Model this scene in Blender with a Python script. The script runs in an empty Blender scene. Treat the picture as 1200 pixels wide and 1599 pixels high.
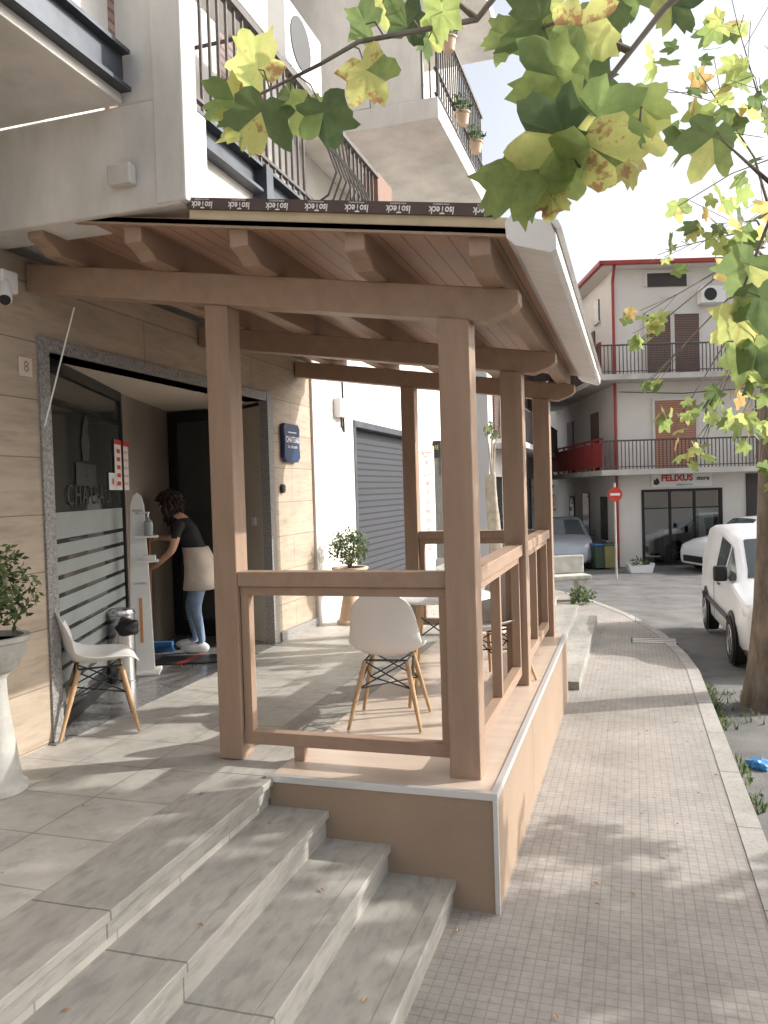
import bpy, bmesh, math, random
from mathutils import Vector, Matrix
random.seed(7)
S=bpy.context.scene; COL=S.collection
R=math.radians; PI=math.pi
# ------------------------------------------------------------------ camera
YAW=R(17.3); PITCH=R(1.5); ROLL=R(1.72); FP=1250.0; CAM=Vector((0,0,2.0))
f0=Vector((-math.sin(YAW)*math.cos(PITCH), math.cos(YAW)*math.cos(PITCH), -math.sin(PITCH)))
r0=Vector((math.cos(YAW), math.sin(YAW),0)); u0=r0.cross(f0)
cr=r0*math.cos(ROLL)-u0*math.sin(ROLL); cu=u0*math.cos(ROLL)+r0*math.sin(ROLL)
cam=bpy.data.cameras.new('camera'); camo=bpy.data.objects.new('camera',cam); COL.objects.link(camo)
mm=Matrix((cr,cu,-f0)).transposed().to_4x4(); mm.translation=CAM; camo.matrix_world=mm
cam.sensor_fit='HORIZONTAL'; cam.sensor_width=36; cam.lens=36*FP/1200; cam.clip_start=.05; cam.clip_end=2000
S.camera=camo
def ray(px,py): return f0+cr*((px-600)/FP)+cu*((799.5-py)/FP)
def atD(px,py,D): return CAM+ray(px,py)*D
def atX(px,py,X): d=ray(px,py); return CAM+d*(X/d.x)
def atY(px,py,Y): d=ray(px,py); return CAM+d*(Y/d.y)
def atZ(px,py,Z): d=ray(px,py); return CAM+d*((Z-2.0)/d.z)
# ------------------------------------------------------------------ light
SA=R(62); SE=R(31)
sv=Vector((math.sin(SA)*math.cos(SE), math.cos(SA)*math.cos(SE), math.sin(SE)))
sl=bpy.data.lights.new('sun','SUN'); sl.energy=5.0; sl.angle=R(.5); sl.color=(1,.955,.90)
so=bpy.data.objects.new('sun',sl); COL.objects.link(so); so.rotation_euler=sv.to_track_quat('Z','Y').to_euler()
w=bpy.data.worlds.new('World'); S.world=w; w.use_nodes=True
nt=w.node_tree; bg=nt.nodes['Background']
sk=nt.nodes.new('ShaderNodeTexSky'); sk.sky_type='NISHITA'; sk.sun_disc=False; sk.sun_elevation=SE; sk.sun_rotation=SA
sk.dust_density=5; sk.air_density=1.0; sk.ozone_density=1.0
hs=nt.nodes.new('ShaderNodeHueSaturation'); hs.inputs['Saturation'].default_value=.36; hs.inputs['Value'].default_value=1.9
nt.links.new(sk.outputs[0],hs.inputs['Color']); nt.links.new(hs.outputs[0],bg.inputs[0]); bg.inputs[1].default_value=.15
S.view_settings.view_transform='Standard'; S.view_settings.look='None'; S.view_settings.exposure=0
# ------------------------------------------------------------------ materials
def new_mat(name):
    m=bpy.data.materials.new(name); m.use_nodes=True; n=m.node_tree; return m,n,n.nodes['Principled BSDF']
def M(name,col,rough=.6,var=.18,scale=3.0,bump=0.0,metal=0.0,stretch=(1,1,1),spec=.4,fine=40):
    m,n,p=new_mat(name)
    tc=n.nodes.new('ShaderNodeTexCoord'); mp=n.nodes.new('ShaderNodeMapping'); mp.inputs['Scale'].default_value=stretch
    n.links.new(tc.outputs['Object'],mp.inputs[0])
    ns=n.nodes.new('ShaderNodeTexNoise'); ns.inputs['Scale'].default_value=scale; ns.inputs['Detail'].default_value=8; ns.inputs['Roughness'].default_value=.62
    n.links.new(mp.outputs[0],ns.inputs['Vector'])
    rp=n.nodes.new('ShaderNodeValToRGB'); rp.color_ramp.elements[0].position=.3; rp.color_ramp.elements[1].position=.72
    rp.color_ramp.elements[0].color=tuple(c*(1-var) for c in col)+(1,); rp.color_ramp.elements[1].color=tuple(min(1,c*(1+var)) for c in col)+(1,)
    n.links.new(ns.outputs['Fac'],rp.inputs[0]); n.links.new(rp.outputs[0],p.inputs['Base Color'])
    p.inputs['Roughness'].default_value=rough; p.inputs['Metallic'].default_value=metal; p.inputs['Specular IOR Level'].default_value=spec
    if bump>0:
        n2=n.nodes.new('ShaderNodeTexNoise'); n2.inputs['Scale'].default_value=fine; n2.inputs['Detail'].default_value=4
        n.links.new(mp.outputs[0],n2.inputs['Vector'])
        b=n.nodes.new('ShaderNodeBump'); b.inputs['Strength'].default_value=bump; b.inputs['Distance'].default_value=.01
        n.links.new(n2.outputs['Fac'],b.inputs['Height']); n.links.new(b.outputs[0],p.inputs['Normal'])
    return m
def tilem(name,c1,c2,cm,bw,bh,mw,plane='XY',off=0.0,rough=.7,stain=.3,sscale=1.5,streak=(1,1,1),shift=(0,0),bump=.35,second=None,speck=0,spscale=60):
    m,n,p=new_mat(name)
    tc=n.nodes.new('ShaderNodeTexCoord'); sp=n.nodes.new('ShaderNodeSeparateXYZ'); cb=n.nodes.new('ShaderNodeCombineXYZ')
    n.links.new(tc.outputs['Object'],sp.inputs[0])
    ax={'X':0,'Y':1,'Z':2}
    n.links.new(sp.outputs[ax[plane[0]]],cb.inputs[0]); n.links.new(sp.outputs[ax[plane[1]]],cb.inputs[1])
    mp=n.nodes.new('ShaderNodeMapping'); mp.inputs['Location'].default_value=(shift[0],shift[1],0); n.links.new(cb.outputs[0],mp.inputs[0])
    bt=n.nodes.new('ShaderNodeTexBrick'); bt.offset=off; bt.squash=1
    bt.inputs['Scale'].default_value=1; bt.inputs['Brick Width'].default_value=bw; bt.inputs['Row Height'].default_value=bh
    bt.inputs['Mortar Size'].default_value=mw; bt.inputs['Mortar Smooth'].default_value=.2
    bt.inputs['Color1'].default_value=c1+(1,); bt.inputs['Color2'].default_value=c2+(1,); bt.inputs['Mortar'].default_value=cm+(1,)
    n.links.new(mp.outputs[0],bt.inputs['Vector'])
    col=bt.outputs['Color']
    def mult(col,other):
        mx=n.nodes.new('ShaderNodeMixRGB'); mx.blend_type='MULTIPLY'; mx.inputs[0].default_value=1
        n.links.new(col,mx.inputs[1]); n.links.new(other,mx.inputs[2]); return mx.outputs[0]
    if second:
        b2=n.nodes.new('ShaderNodeTexBrick'); b2.offset=0
        b2.inputs['Scale'].default_value=1; b2.inputs['Brick Width'].default_value=second; b2.inputs['Row Height'].default_value=second
        b2.inputs['Mortar Size'].default_value=mw; b2.inputs['Color1'].default_value=(1,1,1,1); b2.inputs['Color2'].default_value=(.95,.95,.95,1); b2.inputs['Mortar'].default_value=(.9,.9,.9,1)
        n.links.new(mp.outputs[0],b2.inputs['Vector']); col=mult(col,b2.outputs['Color'])
    m3=n.nodes.new('ShaderNodeMapping'); m3.inputs['Scale'].default_value=streak; n.links.new(tc.outputs['Object'],m3.inputs[0])
    ns=n.nodes.new('ShaderNodeTexNoise'); ns.inputs['Scale'].default_value=sscale; ns.inputs['Detail'].default_value=10; ns.inputs['Roughness'].default_value=.7
    n.links.new(m3.outputs[0],ns.inputs['Vector'])
    rp=n.nodes.new('ShaderNodeValToRGB'); rp.color_ramp.elements[0].position=.3; rp.color_ramp.elements[1].position=.7
    rp.color_ramp.elements[0].color=(1-stain,1-stain,1-stain,1); rp.color_ramp.elements[1].color=(1,1,1,1)
    n.links.new(ns.outputs['Fac'],rp.inputs[0]); col=mult(col,rp.outputs[0])
    if speck:
        n4=n.nodes.new('ShaderNodeTexNoise'); n4.inputs['Scale'].default_value=spscale; n4.inputs['Detail'].default_value=5; n.links.new(m3.outputs[0],n4.inputs['Vector'])
        r4=n.nodes.new('ShaderNodeValToRGB'); r4.color_ramp.elements[0].position=.34; r4.color_ramp.elements[1].position=.5
        r4.color_ramp.elements[0].color=(1-speck,1-speck,1-speck,1); r4.color_ramp.elements[1].color=(1,1,1,1)
        n.links.new(n4.outputs['Fac'],r4.inputs[0]); col=mult(col,r4.outputs[0])
        n5=n.nodes.new('ShaderNodeTexNoise'); n5.inputs['Scale'].default_value=.7; n5.inputs['Detail'].default_value=6; n.links.new(tc.outputs['Object'],n5.inputs['Vector'])
        r5=n.nodes.new('ShaderNodeValToRGB'); r5.color_ramp.elements[0].position=.35; r5.color_ramp.elements[1].position=.65
        r5.color_ramp.elements[0].color=(.82,.83,.82,1); r5.color_ramp.elements[1].color=(1,1,1,1)
        n.links.new(n5.outputs['Fac'],r5.inputs[0]); col=mult(col,r5.outputs[0])
    n.links.new(col,p.inputs['Base Color'])
    p.inputs['Roughness'].default_value=rough
    b=n.nodes.new('ShaderNodeBump'); b.inputs['Strength'].default_value=bump; b.inputs['Distance'].default_value=.004; b.invert=True
    ad=n.nodes.new('ShaderNodeMath'); ad.operation='SUBTRACT'; n.links.new(bt.outputs['Fac'],ad.inputs[0])
    ml=n.nodes.new('ShaderNodeMath'); ml.operation='MULTIPLY'; ml.inputs[1].default_value=.5; n.links.new(ns.outputs['Fac'],ml.inputs[0]); n.links.new(ml.outputs[0],ad.inputs[1])
    n.links.new(ad.outputs[0],b.inputs['Height']); n.links.new(b.outputs[0],p.inputs['Normal'])
    return m
def leafm(name,stops,trans=.45,nscale=14,amp=.7):
    m,n,p=new_mat(name)
    g=n.nodes.new('ShaderNodeNewGeometry'); rp=n.nodes.new('ShaderNodeValToRGB')
    tc=n.nodes.new('ShaderNodeTexCoord'); ns=n.nodes.new('ShaderNodeTexNoise'); ns.inputs['Scale'].default_value=nscale; ns.inputs['Detail'].default_value=6; ns.inputs['Roughness'].default_value=.65
    n.links.new(tc.outputs['Object'],ns.inputs['Vector'])
    a=n.nodes.new('ShaderNodeMath'); a.operation='MULTIPLY_ADD'; a.inputs[1].default_value=amp; n.links.new(ns.outputs['Fac'],a.inputs[0])
    b=n.nodes.new('ShaderNodeMath'); b.operation='SUBTRACT'; b.inputs[1].default_value=amp*.5; n.links.new(g.outputs['Random Per Island'],b.inputs[0]); n.links.new(b.outputs[0],a.inputs[2])
    while len(rp.color_ramp.elements)<len(stops): rp.color_ramp.elements.new(.5)
    for e,(q,c) in zip(rp.color_ramp.elements,stops): e.position=q; e.color=c+(1,)
    n.links.new(a.outputs[0],rp.inputs[0])
    n.links.new(rp.outputs[0],p.inputs['Base Color']); p.inputs['Roughness'].default_value=.5; p.inputs['Specular IOR Level'].default_value=.3
    tr=n.nodes.new('ShaderNodeBsdfTranslucent'); n.links.new(rp.outputs[0],tr.inputs[0])
    mx=n.nodes.new('ShaderNodeMixShader'); mx.inputs[0].default_value=trans
    n.links.new(p.outputs[0],mx.inputs[1]); n.links.new(tr.outputs[0],mx.inputs[2]); n.links.new(mx.outputs[0],n.nodes['Material Output'].inputs[0])
    return m
def clearglass(name,tint=(.97,.98,.975),gl=.04):
    m,n,p=new_mat(name)
    t=n.nodes.new('ShaderNodeBsdfTransparent'); t.inputs[0].default_value=tint+(1,)
    g=n.nodes.new('ShaderNodeBsdfGlossy'); g.inputs['Roughness'].default_value=.02
    mx=n.nodes.new('ShaderNodeMixShader'); mx.inputs[0].default_value=gl
    n.links.new(t.outputs[0],mx.inputs[1]); n.links.new(g.outputs[0],mx.inputs[2]); n.links.new(mx.outputs[0],n.nodes['Material Output'].inputs[0]); return m
K={}
K['wood']=M('painted_wood',(.325,.222,.158),.5,.12,2,.2,stretch=(6,1,6),fine=30)
K['woodz']=M('painted_wood_post',(.325,.222,.158),.5,.12,2,.2,stretch=(8,8,1),fine=30)
K['soffit']=tilem('soffit_boards',(.43,.265,.185),(.40,.245,.17),(.20,.125,.085),6,.11,.006,'YX',0,.5,.12,3,(1,1,1))
K['panel']=M('composite_panel',(.31,.225,.16),.55,.1,1.5,.1)
K['deckfloor']=M('deck_floor',(.52,.42,.34),.3,.12,2,.1,stretch=(1,6,1))
K['alu']=M('aluminium_trim',(.72,.72,.72),.35,.05,3,metal=.6)
K['gutter']=M('gutter_metal',(.70,.68,.66),.5,.10,2,metal=.1,stretch=(1,6,1))
K['insul']=M('insulation_board',(.55,.46,.31),.8,.15,5)
K['membrane']=M('dark_membrane',(.085,.055,.05),.6,.2,6)
K['white']=M('white_paint',(.78,.78,.76),.5,.04,2)
K['lettering']=M('white_lettering',(.8,.78,.76),.6,.05,2)
K['plaster']=M('plaster',(.64,.62,.59),.85,.12,1.2,.3,fine=25)
K['plaster_dirty']=M('concrete_fascia',(.57,.55,.52),.85,.25,1.8,.4,stretch=(1,1,.4),fine=18)
K['plaster_house']=M('house_plaster',(.70,.665,.62),.85,.07,.6,.2)
K['stone']=tilem('travertine_cladding',(.56,.455,.35),(.51,.41,.31),(.27,.20,.15),1.7,.34,.004,'YZ',.5,.6,.3,2.4,(.6,.6,4),shift=(.05,.12),speck=.14,spscale=8)
K['granite']=M('granite',(.27,.26,.25),.35,.6,70,.0,fine=80)
K['gfloor']=M('dark_granite_floor',(.18,.175,.17),.22,.5,60)
K['terrace']=tilem('terrace_tiles',(.60,.565,.51),(.55,.52,.47),(.36,.33,.29),.42,.42,.005,'XY',0,.5,.35,2.5,shift=(.02,.1),speck=.15,spscale=12)
K['steps']=tilem('travertine_steps',(.48,.455,.41),(.43,.41,.37),(.24,.225,.20),3.0,1.35,.005,'XY',0,.6,.42,1.8,(2.4,.8,4),shift=(0,.35),bump=.7,speck=.2,spscale=9)
K['sidewalk']=tilem('pavement_tiles',(.42,.385,.35),(.39,.355,.325),(.315,.285,.26),.048,.048,.003,'XY',0,.8,.34,1.6,second=.24,bump=.4,speck=.14,spscale=20)
K['kerb']=tilem('kerb_stone',(.45,.42,.39),(.4,.38,.35),(.2,.18,.17),3,1.0,.008,'XY',0,.8,.3,4,speck=.2,spscale=50)
K['asphalt']=M('asphalt',(.14,.137,.133),.9,.35,1.8,.8,fine=90)
K['ground']=M('earth_ground',(.12,.10,.08),.95,.3,.5)
K['dark']=M('dark_interior',(.06,.055,.05),.7,.2,2)
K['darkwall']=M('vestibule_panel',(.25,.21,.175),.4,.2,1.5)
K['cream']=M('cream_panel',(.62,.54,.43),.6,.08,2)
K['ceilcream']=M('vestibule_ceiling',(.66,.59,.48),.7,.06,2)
K['shopglass']=M('dark_shop_glass',(.055,.06,.057),.05,.3,1,spec=.8)
K['frost']=M('frosted_film',(.32,.35,.35),.5,.08,3)
K['faint']=M('faint_film',(.085,.09,.085),.25,.08,3)
K['frame']=M('dark_metal_frame',(.03,.03,.032),.35,.15,4,metal=.5)
K['steelblue']=M('weathered_steel',(.07,.08,.095),.5,.3,5,metal=.3)
K['rail']=M('iron_railing',(.09,.08,.075),.6,.3,9)
K['shutter']=tilem('roller_shutter',(.035,.038,.05),(.03,.034,.044),(.006,.006,.008),40,.085,.012,'YZ',0,.75,.12,2,bump=1.0)
K['navy']=M('navy_plaque',(.02,.045,.12),.35,.1,3)
K['red']=M('red_print',(.55,.06,.045),.5,.1,3)
K['dullred']=M('faded_red',(.40,.20,.15),.6,.1,3)
K['pinkred']=M('faded_banner_print',(.55,.16,.13),.6,.1,3)
K['tilebeige']=M('beige_tile',(.62,.55,.47),.4,.05,3)
K['black']=M('black_plastic',(.02,.02,.02),.45,.1,3)
K['text']=M('dark_lettering',(.05,.05,.05),.6,.05,3)
K['yellow']=M('yellow_lettering',(.75,.6,.05),.5,.05,3)
K['shell']=M('white_chair_shell',(.78,.76,.74),.32,.03,2)
K['beech']=M('beech_wood',(.50,.32,.17),.45,.2,6,stretch=(6,6,1))
K['chrome']=M('brushed_steel',(.6,.6,.6),.22,.1,3,metal=1)
K['urn']=M('pale_urn',(.44,.43,.39),.8,.25,5,.3)
K['terra']=M('terracotta_urn',(.62,.45,.33),.75,.15,5,.2)
K['skin']=M('skin',(.62,.36,.25),.5,.06,6)
K['hair']=M('dark_hair',(.025,.014,.011),.55,.4,40,.8,fine=60)
K['shirt']=M('black_shirt',(.025,.025,.028),.85,.2,10)
K['jeans']=M('denim',(.20,.28,.40),.85,.2,12)
K['apron']=M('beige_apron',(.60,.52,.45),.85,.12,8)
K['sneaker']=M('white_canvas',(.7,.7,.7),.7,.08,10)
K['blue']=M('blue_plastic',(.03,.13,.33),.5,.1,4)
K['stick']=M('broom_handle',(.60,.27,.10),.5,.1,4)
K['drybrown']=M('dry_leaf',(.40,.24,.12),.8,.2,4)
K['carwhite']=M('white_car_paint',(.78,.79,.80),.22,.03,1,spec=.6)
K['carsilver']=M('silver_car_paint',(.5,.54,.58),.25,.05,1,metal=.3)
K['carglass']=M('tinted_car_glass',(.08,.10,.105),.05,.2,1,spec=.9)
K['lamp']=M('headlamp_lens',(.7,.72,.74),.1,.1,8,spec=.8)
K['tyre']=M('tyre_rubber',(.025,.025,.025),.85,.2,9)
K['rim']=M('alloy_rim',(.5,.5,.5),.3,.1,5,metal=.7)
K['bark']=M('plane_bark',(.17,.14,.11),.9,.65,6,1.0,stretch=(1,1,.4),fine=16)
K['barkpale']=M('pale_bark',(.38,.33,.26),.9,.35,4,.5)
K['redtrim']=M('red_trim',(.33,.05,.045),.5,.15,4)
K['rooftile']=M('roof_tiles',(.30,.12,.075),.8,.3,12,.6)
K['brownshut']=tilem('brown_shutter',(.19,.115,.095),(.17,.10,.085),(.06,.04,.03),40,.07,.012,'XZ',0,.6,.1,3,bump=1)
K['plainbrown']=M('brown_wood_panel',(.20,.115,.08),.6,.15,3,stretch=(4,4,1))
K['orangeshut']=tilem('orange_shutter',(.48,.24,.16),(.45,.22,.15),(.25,.11,.07),40,.07,.008,'XZ',0,.6,.1,3,bump=1)
K['greybalc']=M('balcony_slab',(.5,.48,.45),.85,.2,2)
K['bingreen']=M('green_bin_plastic',(.05,.075,.05),.5,.1,4)
K['binyellow']=M('yellow_bin_panel',(.22,.2,.08),.5,.1,4)
K['glassclear']=clearglass('clear_panel')
K['glassshop']=clearglass('shop_pane_glass',(.7,.72,.72),.22)
K['soil']=M('potting_soil',(.05,.035,.025),.95,.3,20)
K['litter']=M('blue_litter',(.05,.22,.5),.5,.2,10)
K['leafbig']=leafm('plane_leaves',[(0.0,(.09,.13,.065)),(.45,(.20,.27,.10)),(.75,(.40,.48,.16)),(.96,(.60,.58,.22)),(1.08,(.40,.24,.11))],.68,30,.55)
K['leafcrown']=leafm('crown_leaves',[(0.0,(.12,.17,.07)),(.5,(.28,.36,.12)),(.85,(.52,.54,.20)),(1.0,(.48,.30,.13))],.70,5,.4)
K['leafgreen']=leafm('shrub_leaves',[(0.0,(.04,.065,.03)),(.5,(.09,.14,.055)),(1.0,(.22,.26,.11))],.35,8)
# ------------------------------------------------------------------ geometry helper
class MB:
    def __init__(s): s.v=[]; s.f=[]; s.m=[]
    def add(s,vs,fs,mi=0):
        o=len(s.v); s.v+= [tuple(v) for v in vs]; s.f+=[tuple(i+o for i in f) for f in fs]; s.m+=[mi]*len(fs); return s
    def box(s,x0,x1,y0,y1,z0,z1,mi=0,M4=None):
        vs=[Vector((x,y,z)) for z in (z0,z1) for y in (y0,y1) for x in (x0,x1)]
        if M4: vs=[M4@v for v in vs]
        return s.add(vs,[(0,2,3,1),(4,5,7,6),(0,1,5,4),(2,6,7,3),(0,4,6,2),(1,3,7,5)],mi)
    def prism(s,poly,axis,a,b,mi=0):
        def P(p,t):
            return {'Y':(p[0],t,p[1]),'X':(t,p[0],p[1]),'Z':(p[0],p[1],t)}[axis]
        n=len(poly); vs=[P(p,a) for p in poly]+[P(p,b) for p in poly]
        fs=[tuple(range(n))[::-1],tuple(range(n,2*n))]+[(i,(i+1)%n,n+(i+1)%n,n+i) for i in range(n)]
        return s.add(vs,fs,mi)
    def tube(s,pts,rad,n=8,mi=0,cap=True):
        pts=[Vector(p) for p in pts]; rad=rad if isinstance(rad,(list,tuple)) else [rad]*len(pts)
        vs=[];prev=None
        for i,p in enumerate(pts):
            d=(pts[min(i+1,len(pts)-1)]-pts[max(i-1,0)]).normalized()
            if prev is None:
                a=d.orthogonal().normalized()
            else:
                a=(prev-d*prev.dot(d)).normalized()
            prev=a; b=d.cross(a)
            for k in range(n):
                t=2*PI*k/n; vs.append(p+(a*math.cos(t)+b*math.sin(t))*rad[i])
        fs=[(i*n+k,i*n+(k+1)%n,(i+1)*n+(k+1)%n,(i+1)*n+k) for i in range(len(pts)-1) for k in range(n)]
        if cap: fs+=[tuple(range(n))[::-1],tuple(range((len(pts)-1)*n,len(pts)*n))]
        return s.add(vs,fs,mi)
    def lathe(s,prof,c=(0,0,0),n=24,mi=0,axis='Z',sx=1,sy=1):
        vs=[]
        for r,z in prof:
            for k in range(n):
                t=2*PI*k/n; x,y=r*math.cos(t)*sx,r*math.sin(t)*sy
                v=(x,y,z) if axis=='Z' else (z,x,y)
                vs.append((v[0]+c[0],v[1]+c[1],v[2]+c[2]))
        L=len(prof)
        fs=[(i*n+k,i*n+(k+1)%n,(i+1)*n+(k+1)%n,(i+1)*n+k) for i in range(L-1) for k in range(n)]
        fs+=[tuple(range(n))[::-1],tuple(range((L-1)*n,L*n))]
        return s.add(vs,fs,mi)
    def quad(s,*p,mi=0): return s.add(p,[tuple(range(len(p)))],mi)
    def build(s,name,mats,parent=None,world=False,bevel=0,smooth=None,solid=0,sub=0):
        me=bpy.data.meshes.new(name); me.from_pydata(s.v,[],s.f); me.update()
        if not isinstance(mats,(list,tuple)): mats=[mats]
        for m in mats: me.materials.append(K[m] if isinstance(m,str) else m)
        if len(mats)>1: me.polygons.foreach_set('material_index',s.m)
        return link(name,me,parent,world,bevel,smooth,solid,sub)
def link(name,me,parent=None,world=False,bevel=0,smooth=None,solid=0,sub=0):
    o=bpy.data.objects.new(name,me); COL.objects.link(o)
    if parent:
        o.parent=parent
        if world:
            o.matrix_parent_inverse=parent.matrix_basis.inverted()
    if smooth is not None:
        me.polygons.foreach_set('use_smooth',[True]*len(me.polygons)); me.set_sharp_from_angle(angle=R(smooth))
    if solid:
        q=o.modifiers.new('solid','SOLIDIFY'); q.thickness=solid; q.offset=0
    if sub:
        q=o.modifiers.new('sub','SUBSURF'); q.levels=sub; q.render_levels=sub
    if bevel:
        q=o.modifiers.new('bev','BEVEL'); q.width=bevel; q.segments=2; q.limit_method='ANGLE'; q.angle_limit=R(40)
    return o
def tag(o,label=None,cat=None,group=None,kind=None):
    if label: o['label']=label
    if cat: o['category']=cat
    if group: o['group']=group
    if kind: o['kind']=kind
    return o
def thing(name,label,cat,loc=(0,0,0),rz=0,group=None):
    o=bpy.data.objects.new(name,None); COL.objects.link(o); o.location=loc; o.rotation_euler=(0,0,rz); o.empty_display_size=.1
    bpy.context.view_layer.update()
    return tag(o,label,cat,group)
def struct(name,mb,mat,**k): return tag(mb.build(name,mat,**k),kind='structure')
def kids(o): return [c for c in bpy.data.objects if c.parent==o]
def copy_tree(o,parent=None):
    c=o.copy(); COL.objects.link(c); c.parent=parent
    for ch in kids(o): copy_tree(ch,c)
    return c
def text(name,body,size,loc,xd,ud,mat,parent=None,world=False,align='CENTER',bold=0,squeeze=1.0,space=1.0,chars=1.0):
    cu_=bpy.data.curves.new('t','FONT'); cu_.body=body; cu_.size=size; cu_.align_x=align; cu_.align_y='CENTER'; cu_.offset=bold; cu_.space_line=space; cu_.space_character=chars; cu_.resolution_u=3
    t=bpy.data.objects.new('t',cu_); COL.objects.link(t); bpy.context.view_layer.update()
    dg=bpy.context.evaluated_depsgraph_get(); me=bpy.data.meshes.new_from_object(t.evaluated_get(dg)); bpy.data.objects.remove(t)
    x=Vector(xd).normalized()*squeeze; u=Vector(ud).normalized(); n=x.cross(u).normalized()
    m4=Matrix((x,u,n)).transposed().to_4x4(); m4.translation=Vector(loc); me.transform(m4)
    me.materials.clear(); me.materials.append(K[mat]); 
    return link(name,me,parent,world)
def gz(Y): return -.02*max(0,min(Y,24)-4)
# ------------------------------------------------------------------ leaves
_half=[(0,1.0),(7,.86),(13,.86),(20,.72),(31,.60),(40,.72),(48,.80),(56,.93),(64,.80),(74,.76),(84,.62),(95,.56),(107,.64),(117,.70),(130,.58),(146,.50),(162,.42),(174,.24)]
LEAF=[(a,r) for a,r in _half]+[(-a,r) for a,r in reversed(_half[1:])]
def bigleaf(mb,c,s,ang,nrm=None,droop=.22,mi=0):
    s*=.60
    back=-(c-CAM).normalized() if nrm is None else nrm
    n=(back+Vector((random.uniform(-.6,.6),random.uniform(-.6,.6),random.uniform(-.55,.55)))).normalized()
    t=-cu*math.cos(ang)+cr*math.sin(ang); t=(t-n*t.dot(n)).normalized(); b=t.cross(n)
    org=c-t*s*.3; droop=random.uniform(.08,.4); skew=random.uniform(-.15,.15)
    jit=[random.uniform(.88,1.1) for _ in LEAF]; cup=random.uniform(-.15,.25)
    vs=[org]; fs=[]
    for ring,(q) in enumerate((.35,.7,1.0)):
        for (a,r),j in zip(LEAF,jit):
            rr=r*q*(j if ring==2 else 1); x=rr*math.cos(R(a)); y=rr*math.sin(R(a))
            fold=(.05 if r<.62 else -.012)*q
            z=fold - droop*rr*rr + cup*abs(y) + skew*y*x + .02*math.sin(a*.3+j*20)*q
            vs.append(org+t*(x*s)+b*(y*s)+n*(z*s))
    N=len(LEAF)
    for k in range(N): 
        fs.append((0,1+k,1+(k+1)%N))
        for rg in (0,1): fs.append((1+rg*N+k,1+(rg+1)*N+k,1+(rg+1)*N+(k+1)%N,1+rg*N+(k+1)%N))
    mb.add(vs,fs,mi)
    return org,t
SL=[(0,1.0),(12,.8),(28,.55),(45,.78),(54,.88),(66,.7),(88,.5),(112,.62),(140,.45),(172,.2)]
SL=SL+[(-a,r) for a,r in reversed(SL[1:])]
def smallleaf(mb,c,s,mi=0):
    n=Vector((random.gauss(0,1),random.gauss(0,1),random.gauss(.3,1))).normalized(); t=n.orthogonal().normalized()
    t=(Matrix.Rotation(random.uniform(0,2*PI),3,n)@t); t=(t+Vector((0,0,-.4))).normalized(); b=t.cross(n).normalized()
    o=Vector(c); s=s*.62; dr=random.uniform(.05,.35)
    vs=[o]+[o+t*(s*r*math.cos(R(a)))+b*(s*r*math.sin(R(a)))-n*(dr*s*r*r) for a,r in SL]; N=len(SL)
    mb.add(vs,[(0,1+k,1+(k+1)%N) for k in range(N)],mi)
def ovalleaf(mb,c,s,mi=0):
    n=Vector((random.gauss(0,1),random.gauss(0,1),random.gauss(.5,1))).normalized(); t=n.orthogonal().normalized()
    t=(Matrix.Rotation(random.uniform(0,2*PI),3,n)@t); b=t.cross(n)
    o=Vector(c); mb.add([o,o+t*s*.5+b*s*.22+n*s*.08,o+t*s,o+t*s*.5-b*s*.22+n*s*.08],[(0,1,2),(0,2,3)],mi)
def ball(mb,c,rad,n,s,fn=smallleaf,shell=.45):
    for _ in range(n):
        d=Vector((random.gauss(0,1),random.gauss(0,1),random.gauss(0,1))).normalized(); q=random.uniform(shell,1)**.6
        fn(mb,(c[0]+d.x*rad[0]*q,c[1]+d.y*rad[1]*q,c[2]+d.z*rad[2]*q),s*random.uniform(.6,1.25))
# ================================================================== SETTING
g=MB(); g.quad((-600,-600,-.85),(600,-600,-.85),(600,900,-.85),(-600,900,-.85)); struct('ground',g,'ground')
g=MB(); ys=[-12,-4,4,8,12,16,20,24,40,90]
for a,b in zip(ys,ys[1:]): g.quad((-30,a,gz(a)-.14),(40,a,gz(a)-.14),(40,b,gz(b)-.14),(-30,b,gz(b)-.14))
struct('road',g,'asphalt')
KP=[(-6,.68),(9.5,.67),(10.5,.6),(12,.4),(13,.18),(14,-.07),(15,-.42),(16,-.8),(17,-1.2),(18,-1.85),(18.8,-2.6),(19.3,-3.4)]
def kx(Y):
    for (a,xa),(b,xb) in zip(KP,KP[1:]):
        if Y<=b: return xa+(xb-xa)*(Y-a)/(b-a)
    return KP[-1][1]
g=MB(); kb=MB(); yy=[-6+.5*i for i in range(0,51)]+[19.3]
for a,b in zip(yy,yy[1:]):
    g.quad((-3.5,a,gz(a)),(kx(a)-.13,a,gz(a)),(kx(b)-.13,b,gz(b)),(-3.5,b,gz(b)))
    kb.add([(kx(a)-.13,a,gz(a)+.004),(kx(a),a,gz(a)+.004),(kx(b),b,gz(b)+.004),(kx(b)-.13,b,gz(b)+.004),(kx(a)+.01,a,gz(a)-.2),(kx(b)+.01,b,gz(b)-.2)],[(0,1,2,3),(1,4,5,2)])
struct('pavement',g,'sidewalk'); struct('kerb',kb,'kerb')
g=MB(); g.prism([(-5.5,-.6),(-1.81,-.6),(-1.81,.55),(-5.5,.55)],'Y',-5,16.5); struct('terrace',g,'terrace',bevel=.006)
EDG=[(-1.50,.4125),(-1.18,.275),(-.86,.1375)]
g=MB()
for i,(x,z) in enumerate(EDG): g.box(-2.0,x,-5+.01*i,12.8-.02*i,-.5,z)
g.box(-2,-.56,8.3,12.6,-.5,-.0)
g.box(-2.12,-1.80,-5.02,12.9,.45,.553)
for x,z in [(-1.80,.553)]+EDG: g.box(x-.06,x+.018,-5.03,12.75,z-.035,z+.002)
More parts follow.
